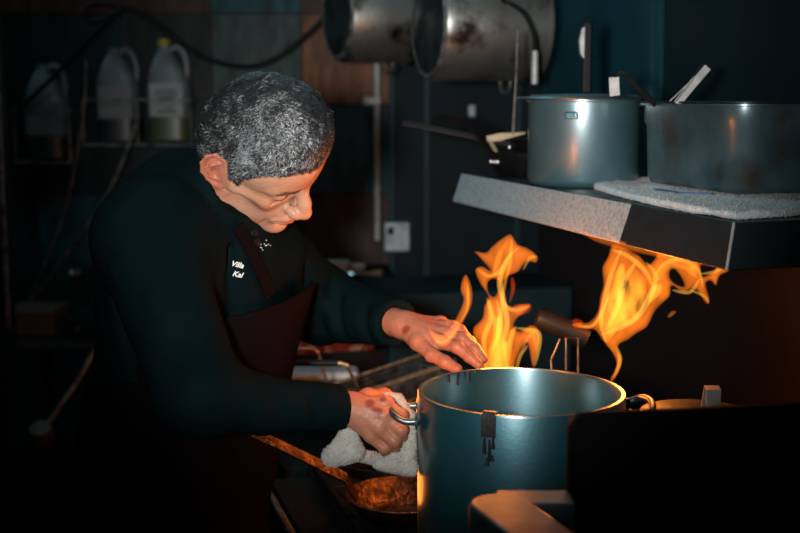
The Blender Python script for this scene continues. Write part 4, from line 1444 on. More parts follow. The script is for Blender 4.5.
# ------------------------------------------------------------------ the cook
M_skin = mat('skin', (0.42, 0.235, 0.15), 0.45, 0.0, (0.40, 0.215, 0.135), 45, (0.3, 0.7), 0.3, 150, attr='tint', sss=0.05, spec=0.3)
M_hair = mat('grey_hair', (0.9, 0.9, 0.9), 0.36, 0.0, (0.7, 0.7, 0.7), 60, attr='tint', spec=0.45)
M_scalp = mat('hair_roots', (0.022, 0.024, 0.026), 0.6, 0.0, (0.012, 0.013, 0.014), 120, (0.35, 0.65), 0.8, 150)
M_coat = mat('black_cotton', (0.0018, 0.0070, 0.0082), 0.8, 0.0, (0.0012, 0.0048, 0.0058), 14, (0.3, 0.7), 0.25, 90, spec=0.03)
M_apron = mat('dark_apron_cloth', (0.0042, 0.0026, 0.0034), 0.85, 0.0, (0.0028, 0.0018, 0.0024), 10, (0.3, 0.7), 0.25, 70, spec=0.03)
M_thread = mat('white_thread', (0.75, 0.75, 0.72), 0.7)
M_trou = mat('black_trousers', (0.008, 0.008, 0.009), 0.85, spec=0.1)
M_shoe = mat('black_shoe_leather', (0.01, 0.01, 0.01), 0.4)


def rot(a, b_, c_):
    return np.array(Matrix.Rotation(a, 3, 'Z') @ Matrix.Rotation(b_, 3, 'Y') @ Matrix.Rotation(c_, 3, 'X'))


HR = rot(math.radians(-13), math.radians(39.5), math.radians(36))
HP = np.array([-0.2215, 1.815, 1.5275])
NB = np.array(at(180, 225, 1.89))
h2w = lambda Q: np.asarray(Q) @ HR.T + HP
w2h = lambda P: (P - HP.astype(np.float32)) @ HR.astype(np.float32)
NBh = w2h(NB[None].astype(np.float32))[0]


def mir(P):
    Q = P.copy()
    Q[:, 1] = np.abs(Q[:, 1])
    return Q


ear_t = math.radians(24)


def f_ear(Q):
    """Q mirrored so the ear is at +y"""
    q = Q - np.array([-0.006, 0.0725, 0.002], np.float32)
    # lean back 12 degrees and flare outwards at the rear
    c_, s_ = math.cos(math.radians(12)), math.sin(math.radians(12))
    x = q[:, 0] * c_ + q[:, 2] * s_
    z = -q[:, 0] * s_ + q[:, 2] * c_
    y = q[:, 1] + x * math.tan(ear_t)
    E = np.stack([x, y, z], -1).astype(np.float32)
    hx = [(0.009, 0.004, 0.002), (0.013, 0.005, 0.014), (0.008, 0.007, 0.027), (-0.003, 0.008, 0.033), (-0.014, 0.008, 0.026), (-0.019, 0.008, 0.011), (-0.017, 0.008, -0.006), (-0.009, 0.007, -0.019), (0.0, 0.006, -0.029), (0.007, 0.004, -0.027)]
    d = s_ell(E, (-0.002, 0.0045, 0.002), (0.016, 0.0035, 0.030))
    d = smax(d, -s_ell(E, (0.003, 0.010, -0.003), (0.0085, 0.0085, 0.011)), 0.003)
    for a, b_ in zip(hx, hx[1:]):
        d = smin(d, s_cone(E, a, b_, 0.0033, 0.0033), 0.0022)
    ah = [(0.004, 0.008, 0.018), (-0.005, 0.010, 0.013), (-0.009, 0.010, 0.001), (-0.005, 0.009, -0.012), (0.004, 0.008, -0.014)]
    for a, b_ in zip(ah, ah[1:]):
        d = smin(d, s_cone(E, a, b_, 0.0026, 0.0026), 0.002)
    d = smin(d, s_cone(E, (0.011, 0.004, -0.003), (0.012, 0.003, -0.009), 0.004, 0.004), 0.003)
    d = smin(d, s_cone(E, (0.002, 0.006, -0.026), (0.005, 0.004, -0.030), 0.0048, 0.0046), 0.004)
    return d


def f_cranium(Q):
    d = s_ell(Q, (0.012, 0, 0.045), (0.083, 0.078, 0.082))
    d = smin(d, s_ell(Q, (0.042, 0, 0.044), (0.061, 0.066, 0.062)), 0.03)
    d = smin(d, s_ell(Q, (-0.028, 0, 0.008), (0.048, 0.060, 0.052)), 0.03)
    return d


def f_head(Q0):
    Q = mir(Q0)
    d = f_cranium(Q)
    # face mass and jaw
    d = smin(d, s_ell(Q, (0.040, 0, -0.028), (0.052, 0.056, 0.062)), 0.022)
    d = smin(d, s_cone(Q, (0.004, 0.052, -0.048), (0.074, 0.010, -0.094), 0.018, 0.016), 0.028)
    d = smin(d, s_cone(Q, (0.000, 0.058, -0.005), (0.004, 0.054, -0.050), 0.018, 0.016), 0.025)
    d = smin(d, s_ell(Q, (0.034, 0, -0.066), (0.050, 0.042, 0.032)), 0.02)
    d = smin(d, s_ell(Q, (0.086, 0, -0.098), (0.017, 0.019, 0.015)), 0.016)
    # brow ridge, cheekbones
    d = smin(d, s_cone(Q, (0.089, 0.010, 0.024), (0.074, 0.048, 0.024), 0.012, 0.010), 0.012)
    d = smin(d, s_cone(Q, (0.064, 0.044, -0.023), (0.028, 0.063, -0.013), 0.012, 0.010), 0.022)
    # eye sockets and closed lids
    d = smax(d, -s_ell(Q, (0.105, 0.032, 0.004), (0.019, 0.019, 0.0125)), 0.012)
    d = smax(d, -s_ell(Q, (0.095, 0.017, 0.010), (0.010, 0.008, 0.012)), 0.010)
    d = smin(d, s_ell(Q, (0.0765, 0.033, 0.003), (0.0145, 0.0155, 0.0118)), 0.004)
    d = smax(d, -s_cone(Q, (0.091, 0.022, -0.0045), (0.083, 0.047, -0.0030), 0.0012, 0.0010), 0.003)
    d = smax(d, -s_cone(Q, (0.091, 0.020, 0.0125), (0.083, 0.047, 0.0110), 0.0012, 0.0010), 0.004)
    d = smax(d, -s_cone(Q, (0.091, 0.022, -0.013), (0.080, 0.042, -0.017), 0.0016, 0.0010), 0.006)
    # hollow cheek
    d = smax(d, -s_ell(Q, (0.052, 0.066, -0.048), (0.030, 0.012, 0.020)), 0.024)
    # muzzle, nose
    d = smin(d, s_ell(Q, (0.082, 0, -0.060), (0.022, 0.027, 0.025)), 0.014)
    d = smin(d, s_cone(Q, (0.093, 0, 0.016), (0.111, 0, -0.018), 0.0085, 0.0095), 0.012)
    d = smin(d, s_cone(Q, (0.111, 0, -0.018), (0.1175, 0, -0.034), 0.0095, 0.0125), 0.008)
    d = smin(d, s_ell(Q, (0.107, 0.0145, -0.036), (0.0135, 0.0085, 0.0095)), 0.007)
    d = smin(d, s_cone(Q, (0.112, 0, -0.043), (0.098, 0, -0.047), 0.006, 0.006), 0.006)
    d = smax(d, -s_ell(Q, (0.1115, 0.0085, -0.0475), (0.0060, 0.0036, 0.0060)), 0.003)
    d = smax(d, -s_cone(Q, (0.097, 0.0255, -0.034), (0.103, 0.0250, -0.044), 0.0018, 0.0015), 0.005)
    # nose-to-mouth fold
    d = smax(d, -s_cone(Q, (0.100, 0.024, -0.044), (0.083, 0.037, -0.069), 0.0022, 0.0014), 0.007)
    # jaw and temple creases
    d = smax(d, -s_cone(Q, (0.014, 0.071, -0.026), (0.040, 0.058, -0.052), 0.0020, 0.0012), 0.006)
    d = smax(d, -s_cone(Q, (0.008, 0.070, -0.050), (0.030, 0.058, -0.078), 0.0022, 0.0012), 0.006)
    d = smax(d, -s_cone(Q, (0.080, 0.032, -0.072), (0.076, 0.032, -0.086), 0.0016, 0.001), 0.006)
    d = smax(d, -s_cone(Q, (0.078, 0.050, 0.000), (0.066, 0.060, -0.006), 0.0008, 0.0005), 0.003)
    # lips
    for a, b_, ra, rb in (((0.1045, 0.003, -0.0590), (0.100, 0.012, -0.0600), 0.0062, 0.0056), ((0.100, 0.012, -0.0600), (0.0895, 0.0255, -0.0655), 0.0056, 0.0028),
                          ((0.1030, 0.000, -0.0705), (0.098, 0.011, -0.0700), 0.0072, 0.0064), ((0.098, 0.011, -0.0700), (0.0890, 0.0245, -0.0670), 0.0064, 0.0028)):
        d = smin(d, s_cone(Q, a, b_, ra, rb), 0.005)
    for a, b_ in (((0.1095, 0, -0.0650), (0.104, 0.012, -0.0650)), ((0.104, 0.012, -0.0650), (0.0905, 0.028, -0.0675))):
        d = smax(d, -s_cone(Q, a, b_, 0.0014, 0.0012), 0.0035)
    d = smax(d, -s_cone(Q, (0.102, 0, -0.082), (0.094, 0.016, -0.080), 0.003, 0.002), 0.008)
    d = smax(d, -s_cone(Q, (0.110, 0, -0.050), (0.110, 0, -0.056), 0.0018, 0.0018), 0.004)
    d = smin(d, f_ear(Q), 0.004)
    # neck
    dn = s_cone(Q0, (-0.012, 0, -0.020), NBh, 0.051, 0.058)
    # neck cord running from behind the ear
    dn = smin(dn, s_cone(Q, (-0.028, 0.050, -0.020), NBh * np.array([1, 0, 1]) + np.array([0.035, 0.020, 0.03]), 0.013, 0.011), 0.016)
    d = smin(d, dn, 0.016)
    # jaw-to-neck crease
    return d + 0.0005 * waves(Q0, 170, 2)


V, F = surfnet(f_head, (-0.26, -0.125, -0.26), (0.140, 0.125, 0.150), 0.00165)
# tints: lips, ears, stubble, its grey doubling as jaw shading
tn = np.ones((len(V), 3), np.float32)
ab = np.abs(V[:, 1])


def blob(c_, r_, p=2):
    q = (np.stack([V[:, 0], ab, V[:, 2]], -1) - np.array(c_)) / np.array(r_)
    return np.clip(1.15 - np.sqrt((q ** 2).sum(1)), 0, 1) ** (1 / p)


def tint_by(w_, col):
    global tn
    tn = tn * (1 - w_[:, None]) + tn * np.array(col) * w_[:, None]


lipw = np.clip(1 - np.abs(V[:, 2] + 0.0655) / (0.0105 * np.clip(1.15 - ab / 0.028, 0.05, 1)), 0, 1) * (ab < 0.028) * (V[:, 0] > 0.085)
tint_by(np.clip(lipw * 2.2, 0, 1), (0.80, 0.42, 0.42))
tint_by(np.clip((ab - 0.073) / 0.006, 0, 1) * (np.abs(V[:, 2]) < 0.05) * (V[:, 0] < 0.02) * (V[:, 0] > -0.05), (0.90, 0.56, 0.55))
tint_by(blob((0.118, 0.004, -0.036), (0.022, 0.022, 0.018)) * 0.7, (1.0, 0.78, 0.74))
tint_by(blob((0.05, 0.03, -0.075), (0.06, 0.06, 0.045)) * 0.6, (0.74, 0.76, 0.80))
tint_by(blob((0.06, 0.055, -0.02), (0.03, 0.03, 0.02)) * 0.4, (1.0, 0.82, 0.78))
tint_by(blob((0.092, 0.034, 0.0), (0.018, 0.022, 0.012)) * 0.5, (0.82, 0.68, 0.66))
head_V, head_F, head_T = h2w(V), F, tn

# hands: joints (picture point + depth) to world
J = lambda x, y, Y: np.array(at(x, y, Y))


def hand_fn(wrist, arm, digits, rw, thumb_i=0):
    """arm: point up the forearm; digits: list of (joint list, radii)"""
    def f(P):
        d = s_cone(P, arm, wrist, rw[0], rw[1])
        for i, (js, rs) in enumerate(digits):
            m = js[0]
            base = s_cone(P, wrist + (m - wrist) * 0.15, m, rw[1] * 0.72 if i else rw[1] * 0.6, rs[0] * 1.12)
            d = smin(d, base, 0.012)
        for i, (js, rs) in enumerate(digits):
            fd = None
            for a, b_, ra, rb in zip(js, js[1:], rs, rs[1:]):
                c_ = s_cone(P, a, b_, ra, rb)
                fd = c_ if fd is None else smin(fd, c_, 0.003)
            for a, ra in zip(js[1:-1], rs[1:-1]):
                fd = smin(fd, s_cone(P, a, a + 1e-4, ra * 1.07, ra * 1.07), 0.003)
            d = smin(d, fd, 0.005)
            # knuckle bump and tendon on the back of the hand
            m = js[0] + np.array([0, -0.003, 0.003])
            d = smin(d, s_cone(P, m, m + 1e-4, rs[0] * 0.92, rs[0] * 0.92), 0.006)
            if i:
                d = smin(d, s_cone(P, wrist + np.array([0, -rw[1] * 0.55, rw[1] * 0.35]) + (m - wrist) * 0.25, m, 0.003, 0.0035), 0.008)
        return d + 0.0006 * waves(P, 130, 8) + 0.0003 * waves(P, 420, 18)
    return f


fr = (0.0105, 0.0096, 0.0085, 0.0072)
wrR = J(346, 407, 1.695)
arR = J(318, 406, 1.68)
digR = [([J(368, 398, 1.725), J(384, 396, 1.755), J(397, 402, 1.762), J(405, 410, 1.755)], (0.0125, 0.0115, 0.0105, 0.009)),
        ([J(385, 404, 1.695), J(401, 416, 1.690), J(402, 428, 1.712), J(395, 432, 1.730)], fr),
        ([J(384, 416, 1.683), J(401, 430, 1.680), J(402, 440, 1.703), J(394, 442, 1.725)], fr),
        ([J(379, 428, 1.680), J(394, 441, 1.680), J(396, 450, 1.702), J(388, 451, 1.722)], (0.010, 0.0092, 0.008, 0.007)),
        ([J(371, 436, 1.685), J(384, 448, 1.684), J(387, 455, 1.702), J(380, 456, 1.718)], (0.009, 0.0082, 0.0072, 0.0065))]
fR = hand_fn(wrR, arR, digR, (0.026, 0.0225))
wrL = J(400, 324, 1.985)
arL = J(376, 316, 2.03)
digL = [([J(418, 342, 1.945), J(432, 355, 1.915), J(445, 362, 1.895), J(457, 369, 1.880)], (0.0135, 0.0115, 0.0105, 0.0085)),
        ([J(439, 342, 1.935), J(457, 347, 1.905), J(470, 357, 1.893), J(479, 365, 1.885)], (0.0115, 0.0105, 0.0095, 0.008)),
        ([J(444, 334, 1.955), J(462, 338, 1.930), J(475, 349, 1.915), J(483, 359, 1.905)], (0.011, 0.010, 0.0092, 0.008)),
        ([J(444, 328, 1.980), J(460, 331, 1.965), J(470, 342, 1.950), J(476, 352, 1.940)], fr),
        ([J(440, 323, 2.000), J(453, 326, 1.995), J(461, 335, 1.985), J(466, 344, 1.980)], (0.0095, 0.0085, 0.0075, 0.0065))]
fL = hand_fn(wrL, arL, digL, (0.0265, 0.0235))


def bounds(pts, m):
    a = np.array(pts)
    return a.min(0) - m, a.max(0) + m


skinV, skinF, skinT = [head_V], [head_F], [head_T]
for fn, w_, a_, dg in ((fR, wrR, arR, digR), (fL, wrL, arL, digL)):
    pts = [w_, a_] + [j for js, _ in dg for j in js]
    lo, hi = bounds(pts, 0.032)
    V, F = surfnet(fn, lo, hi, 0.0016)
    t_ = np.ones((len(V), 3), np.float32) * np.array([0.78, 0.56, 0.50])  # hands painted darker and redder than the face, imitating weaker flash
    tips = np.array([j for js, _ in dg for j in js[1:]])
    dk = np.sqrt(((V[:, None, :] - tips[None]) ** 2).sum(2)).min(1)
    t_ *= (1 - 0.28 * np.clip(1 - dk / 0.016, 0, 1))[:, None] * np.array([1, 0.9, 0.88]) ** np.clip(1 - dk / 0.016, 0, 1)[:, None]
    # scars and burns on the back of the hand
    sc = [J(383, 397, 1.68), J(371, 400, 1.67), J(377, 408, 1.665)] if fn is fR else [J(409, 331, 1.96), J(441, 366, 1.9)]
    for q in sc:
        dq = np.sqrt(((V - q) ** 2).sum(1)) - np.sqrt(((V - q) ** 2).sum(1)).min()
        w2 = 0.75 * np.clip(1.3 - dq / 0.0026, 0, 1)[:, None]
        t_ = t_ * (1 - w2) + t_ * np.array([0.42, 0.10, 0.14]) * w2
    skinV.append(V); skinF.append(F); skinT.append(t_)

# torso, arms and legs
shR, elR = J(146, 236, 1.755), J(200, 392, 1.600)
shL, elL = J(262, 258, 2.020), J(322, 305, 2.170)
midR = J(262, 405, 1.640)
cufR, cufL = J(343, 407, 1.694), J(396, 323, 1.992)
torso = [(J(188, 222, 1.895), 0.085), (J(182, 270, 1.90), 0.118), (J(192, 335, 1.91), 0.132), (J(178, 420, 1.94), 0.138), (J(162, 520, 1.96), 0.155)]
hipc = torso[-1][0]
hz = 0.86
legs = []
for sx, fy_ in ((-1, -0.10), (1, 0.10)):
    hp2 = np.array([hipc[0] + 0.0, hipc[1] + fy_, hz])
    kn_ = np.array([hipc[0] + 0.03, hipc[1] + fy_ * 1.1, 0.48])
    an_ = np.array([hipc[0] - 0.02, hipc[1] + fy_ * 1.2, 0.09])
    legs.append((hp2, kn_, an_))


def f_torso(P, grow=0.0, lat=1.0):
    d = None
    for (a, ra), (b_, rb) in zip(torso, torso[1:]):
        c_ = s_cone(P, a, b_, ra + grow, rb + grow)
        d = c_ if d is None else smin(d, c_, 0.06)
    d = smin(d, s_cone(P, shR * 0.85 + shL * 0.15, shL * 0.85 + shR * 0.15, 0.068 + grow, 0.066 + grow), 0.10)
    return d


def f_body(P):
    d = f_torso(P, -0.03)
    for a, b_, c_, r_ in ((shR, elR, cufR, (0.052, 0.042, 0.024)), (shL, elL, cufL, (0.052, 0.042, 0.024))):
        d = smin(d, s_cone(P, a, b_, r_[0], r_[1]), 0.03)
        if c_ is cufR:
            d = smin(d, s_cone(P, b_, midR, r_[1], 0.028), 0.01)
            d = smin(d, s_cone(P, midR, c_, 0.028, 0.018), 0.01)
        else:
            d = smin(d, s_cone(P, b_, c_, r_[1], r_[2]), 0.01)
    for h_, k_, a_ in legs:
        d = smin(d, s_cone(P, h_, k_, 0.082, 0.055), 0.03)
        d = smin(d, s_cone(P, k_, a_, 0.052, 0.036), 0.02)
    return d


pts = [t_[0] for t_ in torso] + [shR, elR, shL, elL, cufR, cufL] + [q for l in legs for q in l]
lo, hi = bounds(pts, 0.17)
lo[2] = 0.03
V, F = surfnet(f_body, lo, hi, 0.012)
skinV.append(V); skinF.append(F); skinT.append(np.ones((len(V), 3), np.float32))
off, FF = 0, []
for v_, f_ in zip(skinV, skinF):
    FF.append(f_ + off)
    off += len(v_)
person = mknp('person', np.concatenate(skinV), np.concatenate(FF), M_skin, None, attr=np.concatenate(skinT))
tag(person, 'grey haired person in black jacket and apron bending over the range with a towel', 'person')

# nails
for k_, (js, _) in enumerate(digL[:3]):
    tp_ = js[-1]; dr = js[-1] - js[-2]; dr /= np.linalg.norm(dr)
# jacket: torso and sleeves with folds
fold_lines = [((150, 262, 1.70), (176, 340, 1.60), 0.010), ((176, 262, 1.72), (212, 352, 1.62), 0.008), ((206, 350, 1.62), (238, 392, 1.60), 0.008),
              ((228, 250, 1.80), (236, 330, 1.78), 0.010), ((300, 268, 2.0), (322, 330, 2.08), 0.008), ((336, 285, 2.06), (342, 340, 2.04), 0.007),
              ((362, 296, 2.0), (368, 338, 2.0), 0.006), ((120, 300, 1.78), (150, 420, 1.78), 0.012), ((276, 388, 1.60), (286, 430, 1.60), 0.006),
              ((312, 390, 1.64), (318, 428, 1.64), 0.005)]
fold_lines = [(J(*a), J(*b_), r_) for a, b_, r_ in fold_lines]


def f_sleeves(P):
    d = s_cone(P, shR, elR, 0.078, 0.060)
    d = smin(d, s_cone(P, elR, midR, 0.058, 0.042), 0.02)
    e = s_cone(P, midR, cufR, 0.042, 0.031)
    d = smin(d, e, 0.015)
    g_ = s_cone(P, shL, elL, 0.080, 0.072)
    g_ = smin(g_, s_cone(P, elL, cufL, 0.070, 0.041), 0.02)
    return d, g_


axR = (cufR - midR); axR /= np.linalg.norm(axR)
axL = (cufL - elL); axL /= np.linalg.norm(axL)
colA, colB = J(188, 216, 1.88), J(232, 178, 1.838)


def f_jacket(P):
    d, g_ = f_sleeves(P)
    # cuffs: cut square and hollow
    cR = (P - cufR) @ axR
    cL = (P - cufL) @ axL
    d = smax(d, cR, 0.003)
    g_ = smax(g_, cL, 0.003)
    hol = s_cone(P, cufR + axR * 0.012, cufR + axR * 0.05, 0.0255, 0.0255)
    d = np.maximum(d, -hol)
    hol = s_cone(P, cufL + axL * 0.014, cufL + axL * 0.05, 0.031, 0.031)
    g_ = np.maximum(g_, -hol)
    t_ = f_torso(P, 0.004)
    t_ = smin(t_, d, 0.05)
    t_ = smin(t_, g_, 0.045)
    t_ = smin(t_, s_cone(P, J(160, 205, 1.92), J(178, 188, 1.91), 0.062, 0.055), 0.05)
    # standing collar
    ca = (colB - colA) / np.linalg.norm(colB - colA)
    h_ = (P - colB) @ ca + 0.45 * ((P - colB) @ np.array([0.894, -0.447, 0.0])) - 0.004
    co_ = smax(s_cone(P, colA, colB + ca * 0.05, 0.076, 0.066), h_, 0.003)
    co_ = np.maximum(co_, -s_cone(P, colA, colB + ca * 0.08, 0.0585, 0.060))
    t_ = smin(t_, co_, 0.012)
    for a, b_, r_ in fold_lines:
        t_ = smax(t_, -s_cone(P, a, b_, r_ * 0.6, r_ * 0.4), 0.02)
    t_ = t_ + 0.0055 * waves(P, 24, 40) + 0.0030 * waves(P * np.array([1.0, 1.0, 0.35], np.float32), 75, 41)
    return np.maximum(t_, 0.80 - P[:, 2])


pts = [t_[0] for t_ in torso] + [shR, elR, shL, elL, cufR, cufL, colB, J(168, 188, 1.92)]
lo, hi = bounds(pts, 0.175)
lo[2] = 0.78
lo[1] += 0.05
V, F = surfnet(f_jacket, lo, hi, 0.0055)
jacket = mknp('jacket', V, F, M_coat, person)
from mathutils.bvhtree import BVHTree
jb_tree = BVHTree.FromPolygons([tuple(v) for v in V], [tuple(int(i) for i in f) for f in F])


def hit(px, py, tree):
    d = (at(px, py, 3.0) - Vector(EYE)).normalized()
    r = tree.ray_cast(Vector(EYE), d)
    return r[0], r[1]


# apron
fw = np.array([0.894, -0.447, 0.0]); sd_ = np.array([0.447, 0.894, 0.0])
tc_ = torso[2][0]


def f_apron(P):
    q = P - tc_
    s_ = q @ sd_
    f_ = q @ fw
    z = P[:, 2]
    grow = 0.016 + 0.03 * np.clip((z - 1.20) / 0.2, 0, 1)
    d = f_torso(P, 0.004)
    shell = np.abs(d - grow - 0.003 * waves(P, 30, 77)) - 0.0036
    ztop = float(J(275, 298, 1.85)[2])
    half = np.where(z > 1.18, 0.125 + (ztop - z) * 0.5, 0.30)
    half = np.clip(half, 0.12, 0.30)
    reg = np.maximum(np.abs(s_ + 0.0) - half, z - ztop - s_ * 0.1)
    back = np.where(z > 1.18, 0.02 - f_, -0.09 - f_)
    return np.maximum(np.maximum(shell, reg), back) * 0.9


lo2, hi2 = bounds([t_[0] for t_ in torso], 0.24)
lo2[2] = 0.815
V, F = surfnet(f_apron, lo2, hi2, 0.0038)
apron = mknp('apron', V, F, M_apron, person)
ap_tree = BVHTree.FromPolygons([tuple(v) for v in V], [tuple(int(i) for i in f) for f in F])
# skirt of the apron below the waist
sk_ = []
for i in range(25):
    a_ = math.radians(-115 + 230 * i / 24)
    dirv = fw * math.cos(a_) + sd_ * math.sin(a_)
    row = []
    for j in range(13):
        z = 0.88 - 0.36 * j / 12
        r_ = 0.176 + 0.010 * math.sin(i * 1.3) + 0.0015 * j
        row.append(tuple(np.array([hipc[0], hipc[1], 0]) + dirv * r_ + np.array([0, 0, z])))
    sk_.append(row)
vs = [p_ for row in sk_ for p_ in row]
fs = [[i * 13 + j, i * 13 + j + 1, (i + 1) * 13 + j + 1, (i + 1) * 13 + j] for i in range(24) for j in range(12)]
so = mk('apron_skirt', vs, fs, M_apron, apron, sharp=80)
so.modifiers.new('thickness', 'SOLIDIFY').thickness = 0.003
# neck strap from the bib corner to the collar
sp_pts = []
for x, y in ((268, 296), (258, 270), (246, 245), (236, 226)):
    h_, n_ = hit(x, y, jb_tree)
    if h_:
        sp_pts.append(h_ + n_ * 0.005)
        sp_n = n_
if len(sp_pts) > 2:
    MB().strip(spline(sp_pts, 5), 0.022, 0.003, tuple(sp_n.cross(sp_pts[-1] - sp_pts[0]))).build('neck_strap', M_apron, apron)
# jacket buttons and stitched name
for x, y in ((254, 233), (256, 242)):
    h_, n_ = hit(x, y, jb_tree)
    if h_:
        MB().lathe([(0, -0.003), (0.006, -0.003), (0.0075, 0.0), (0.006, 0.004), (0, 0.005)], 16, Matrix.Translation(h_) @ n_.to_track_quat('Z', 'Y').to_matrix().to_4x4()).build('button', M_rubber, jacket)
for txt, x, y, sz in (('Villa', 231, 267, 0.0115), ('Kal', 232, 277, 0.0115)):
    h_, n_ = hit(x + 6, y - 3, jb_tree)
    if not h_:
        continue
    cu = bpy.data.curves.new('stitched_name', 'FONT')
    cu.body = txt
    cu.size = sz
    cu.shear = 0.3
    cu.extrude = 0.0006
    cu.offset = 0.0002
    tmp = bpy.data.objects.new('tmp', cu)
    me_ = bpy.data.meshes.new_from_object(tmp)
    bpy.data.objects.remove(tmp)
    me_.name = 'stitched_name'
    to = bpy.data.objects.new('stitched_name', me_)
    me_.materials.clear()
    me_.materials.append(M_thread)
    zz_ = (n_ * 0.6 + (Vector(EYE) - h_).normalized() * 0.6).normalized()
    xx_ = (Vector((1, 0, -0.22)) - zz_ * zz_.dot(Vector((1, 0, -0.22)))).normalized()
    yy_ = zz_.cross(xx_)
    M_ = Matrix((xx_, yy_, zz_)).transposed().to_4x4()
    M_.translation = h_ + zz_ * 0.006 - xx_ * 0.008 - yy_ * 0.004
    to.matrix_world = M_
    COL.objects.link(to)
    to.parent = jacket
# crumbs on the collar
cm = MB()
for i in range(16):
    h_, n_ = hit(262 + rng.normal() * 5, 246 + rng.normal() * 3, jb_tree)
    if h_:
        cm.lathe([(0, -0.001), (0.0011, 0), (0, 0.001)], 6, Matrix.Translation(h_ + n_ * 0.001))
fl_ = cm.build('lint_specks', M_thread, jacket)
fl_['kind'] = 'stuff'

# trousers and shoes
def f_trou(P):
    d = None
    for h_, k_, a_ in legs:
        c_ = smin(s_cone(P, h_, k_, 0.105, 0.080), s_cone(P, k_, a_ + np.array([0, 0, 0.02]), 0.080, 0.068), 0.03)
        d = c_ if d is None else smin(d, c_, 0.03)
    d = smin(d, s_ell(P, hipc * np.array([1, 1, 0]) + np.array([0, 0, 0.88]), (0.13, 0.165, 0.12)), 0.05)
    d = d + 0.004 * waves(P, 30, 90)
    return np.maximum(np.maximum(d, 0.06 - P[:, 2]), P[:, 2] - 0.90)


lo, hi = bounds([q for l in legs for q in l], 0.17)
lo[2] = 0.04
V, F = surfnet(f_trou, lo, hi, 0.010)
mknp('trousers', V, F, M_trou, person)
for h_, k_, a_ in legs:
    def f_shoe(P):
        q = P - np.array([a_[0], a_[1], 0])
        q = np.stack([q @ fw, q @ sd_, q[:, 2]], -1)
        d = smin(s_ell(q, (0.05, 0, 0.045), (0.13, 0.048, 0.045)), s_cone(q, (-0.02, 0, 0.05), (-0.01, 0, 0.10), 0.045, 0.04), 0.02)
        d = smin(d, s_box(q, (0.045, 0, 0.015), (0.135, 0.048, 0.015), r=0.01), 0.01)
        return np.maximum(d, 0.002 - P[:, 2])
    V, F = surfnet(f_shoe, (a_[0] - 0.12, a_[1] - 0.2, -0.004), (a_[0] + 0.22, a_[1] + 0.12, 0.15), 0.006)
    mknp('shoe', V, F, M_shoe, person)

# ------------------------------------------------------------------ hair
zl_x = [-0.15, -0.05, -0.036, -0.026, -0.010, 0.004, 0.012, 0.018, 0.030, 0.038, 0.052, 0.070, 0.090, 0.14]
zl_z = [-0.070, -0.066, -0.040, 0.006, 0.036, 0.038, 0.022, 0.000, 0.000, 0.030, 0.050, 0.064, 0.070, 0.072]


def f_hair(Q0):
    Q = mir(Q0)
    line = np.interp(Q[:, 0], zl_x, zl_z).astype(np.float32)
    up = Q[:, 2] - line
    grow = 0.0025 + 0.0125 * np.clip(up / 0.045, 0, 1) * np.clip(0.75 + Q[:, 0] / 0.12, 0.55, 1)
    d = f_cranium(Q) - grow
    d = d + 0.0022 * waves(Q0, 190, 60) + 0.0012 * waves(Q0, 420, 61)
    return smax(d, -up * 0.7, 0.004)


V, F = surfnet(f_hair, (-0.125, -0.105, -0.08), (0.13, 0.105, 0.16), 0.0022)
hair = mknp('hair', h2w(V), F, M_scalp, person)
p, nn = sample_surface(V, F, 60000, 21)
keep = (f_cranium(mir(p.astype(np.float32))) > 0.0015)
p, nn = p[keep], nn[keep]
hr = np.random.default_rng(9)
# hair whorl direction field with curly clumps
drift = np.stack([0.9 + 0.9 * waves(p.astype(np.float32), 110, 71), 0.5 * waves(p.astype(np.float32), 150, 72), -0.8 + 0.9 * waves(p.astype(np.float32), 130, 73)], -1)
clump = waves(p.astype(np.float32), 240, 74) + 0.5 * waves(p.astype(np.float32), 500, 75)
front = np.clip(0.15 - 0.75 * p[:, 1] / 0.08 + 0.35 * p[:, 0] / 0.09 - 0.25 * np.abs(p[:, 0] - 0.02) / 0.06, 0, 1)  # more grey on the near side, imitating shine on the grey curls
g_ = hr.random(len(p))
thr = 0.0 + 0.42 * clump + 0.50 * front
grey = np.where(g_ < thr, 0.10 + 0.30 * hr.random(len(p)), 0.008 + 0.026 * hr.random(len(p)))
tints = np.stack([grey * 0.93, grey * 1.0, grey * 1.03], -1)
SV, SF, ST = strands(p, nn, 0.0075, 0.0010, tints, curl=0.5, drift=drift, segs=3, seed=31, lift=0.42)
hs = mknp('hair_curls', h2w(SV), SF, M_hair, hair, attr=ST)
hs['kind'] = 'stuff'
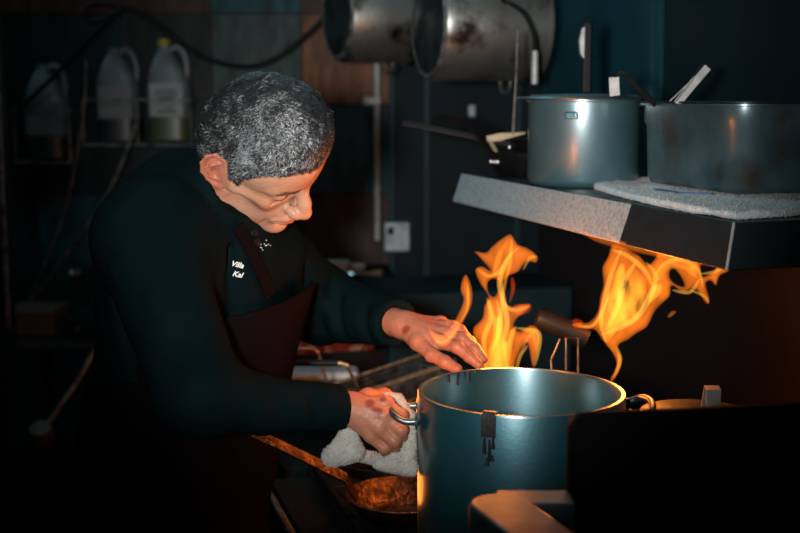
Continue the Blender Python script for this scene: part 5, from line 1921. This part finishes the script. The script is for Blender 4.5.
# eyebrows
for s in (-1, 1):
    n_ = 260
    u_ = hr.random(n_)
    bx = 0.101 - 0.020 * u_ ** 1.4 + hr.normal(size=n_) * 0.0005
    by = s * (0.012 + 0.037 * u_)
    bz = 0.0205 + 0.006 * np.sin(u_ * 2.6) + hr.normal(size=n_) * 0.0022
    pb = np.stack([bx, by, bz], -1).astype(np.float32)
    for _ in range(6):
        e_ = 1e-3
        d0 = f_head(pb)
        gr = np.stack([(f_head(pb + np.eye(3, dtype=np.float32)[k_] * e_) - d0) / e_ for k_ in range(3)], -1)
        pb = pb - d0[:, None] * gr
    gr /= np.linalg.norm(gr, axis=1)[:, None]
    dr = np.tile(np.array([-0.3, s * 1.0, 0.25]), (n_, 1))
    c_ = np.full((n_, 3), 0.05) + hr.random((n_, 1)) * 0.10
    SV, SF, ST = strands(pb, gr, 0.0075, 0.0007, c_, curl=0.15, drift=dr, segs=2, seed=40 + s, lift=0.35)
    mknp('eyebrow', h2w(SV), SF, M_hair, person, attr=ST)
    # lashes along the closed lid
    lp_ = []
    for u_ in np.linspace(0, 1, 7):
        q = np.array([[0.094 - 0.010 * u_ ** 1.5, s * (0.021 + 0.027 * u_), -0.0048 + 0.002 * u_]], np.float32)
        for _ in range(6):
            d0 = f_head(q)
            gr = np.stack([(f_head(q + np.eye(3, dtype=np.float32)[k_] * e_) - d0) / e_ for k_ in range(3)], -1)
            q = q - d0[:, None] * gr
        lp_.append(Vector(h2w(q)[0]))
    MB().tube(lp_, [0.0004, 0.0008, 0.0009, 0.0009, 0.0009, 0.0008, 0.0004], 6).build('eyelashes', M_rubber, person)

# ------------------------------------------------------------------ towel in the gripping hand
tl = [((331, 457, 1.690), (349, 433, 1.700), 0.0135, 0.0100), ((333, 458, 1.690), (356, 452, 1.700), 0.0125, 0.0125), ((349, 433, 1.700), (356, 452, 1.700), 0.010, 0.011), ((350, 455, 1.71), (385, 459, 1.712), 0.008, 0.008),
      ((380, 463, 1.690), (412, 468, 1.680), 0.0105, 0.0115), ((376, 459, 1.695), (405, 459, 1.69), 0.0085, 0.009), ((372, 394, 1.735), (398, 400, 1.742), 0.006, 0.007),
      ((398, 400, 1.742), (409, 418, 1.722), 0.008, 0.010), ((409, 418, 1.722), (410, 445, 1.700), 0.0105, 0.0115), ((410, 445, 1.700), (408, 462, 1.690), 0.012, 0.012)]
tl = [(J(*a), J(*b_), ra, rb) for a, b_, ra, rb in tl]


def f_ht(P):
    d = None
    for a, b_, ra, rb in tl:
        c_ = s_cone(P, a, b_, ra, rb)
        d = c_ if d is None else smin(d, c_, 0.006)
    d = d + 0.0024 * waves(P, 150, 80) + 0.0012 * waves(P, 420, 81)
    # keep off the pot wall and out of the hand
    pot = np.sqrt((P[:, 0] - PX) ** 2 + (P[:, 1] - PY) ** 2) - (PR + 0.002)
    d = smax(d, -pot, 0.003)
    return smax(d, -(fR(P) - 0.0006), 0.002)


lo, hi = bounds([q for t_ in tl for q in t_[:2]], 0.02)
V, F = surfnet(f_ht, lo, hi, 0.0016)
ht = mknp('hand_towel', V, F, M_terry)
p, nn = sample_surface(V, F, 9000, 15)
SV, SF, ST = strands(p, nn, 0.0035, 0.0009, np.ones((len(p), 3)), curl=1.0, segs=2, seed=18, lift=0.9)
mknp('terry_loops', SV, SF, M_fuzzh, ht)['kind'] = 'stuff'
tag(ht, 'white terry towel bunched in the gripping hand, glowing orange by the pot', 'towel')
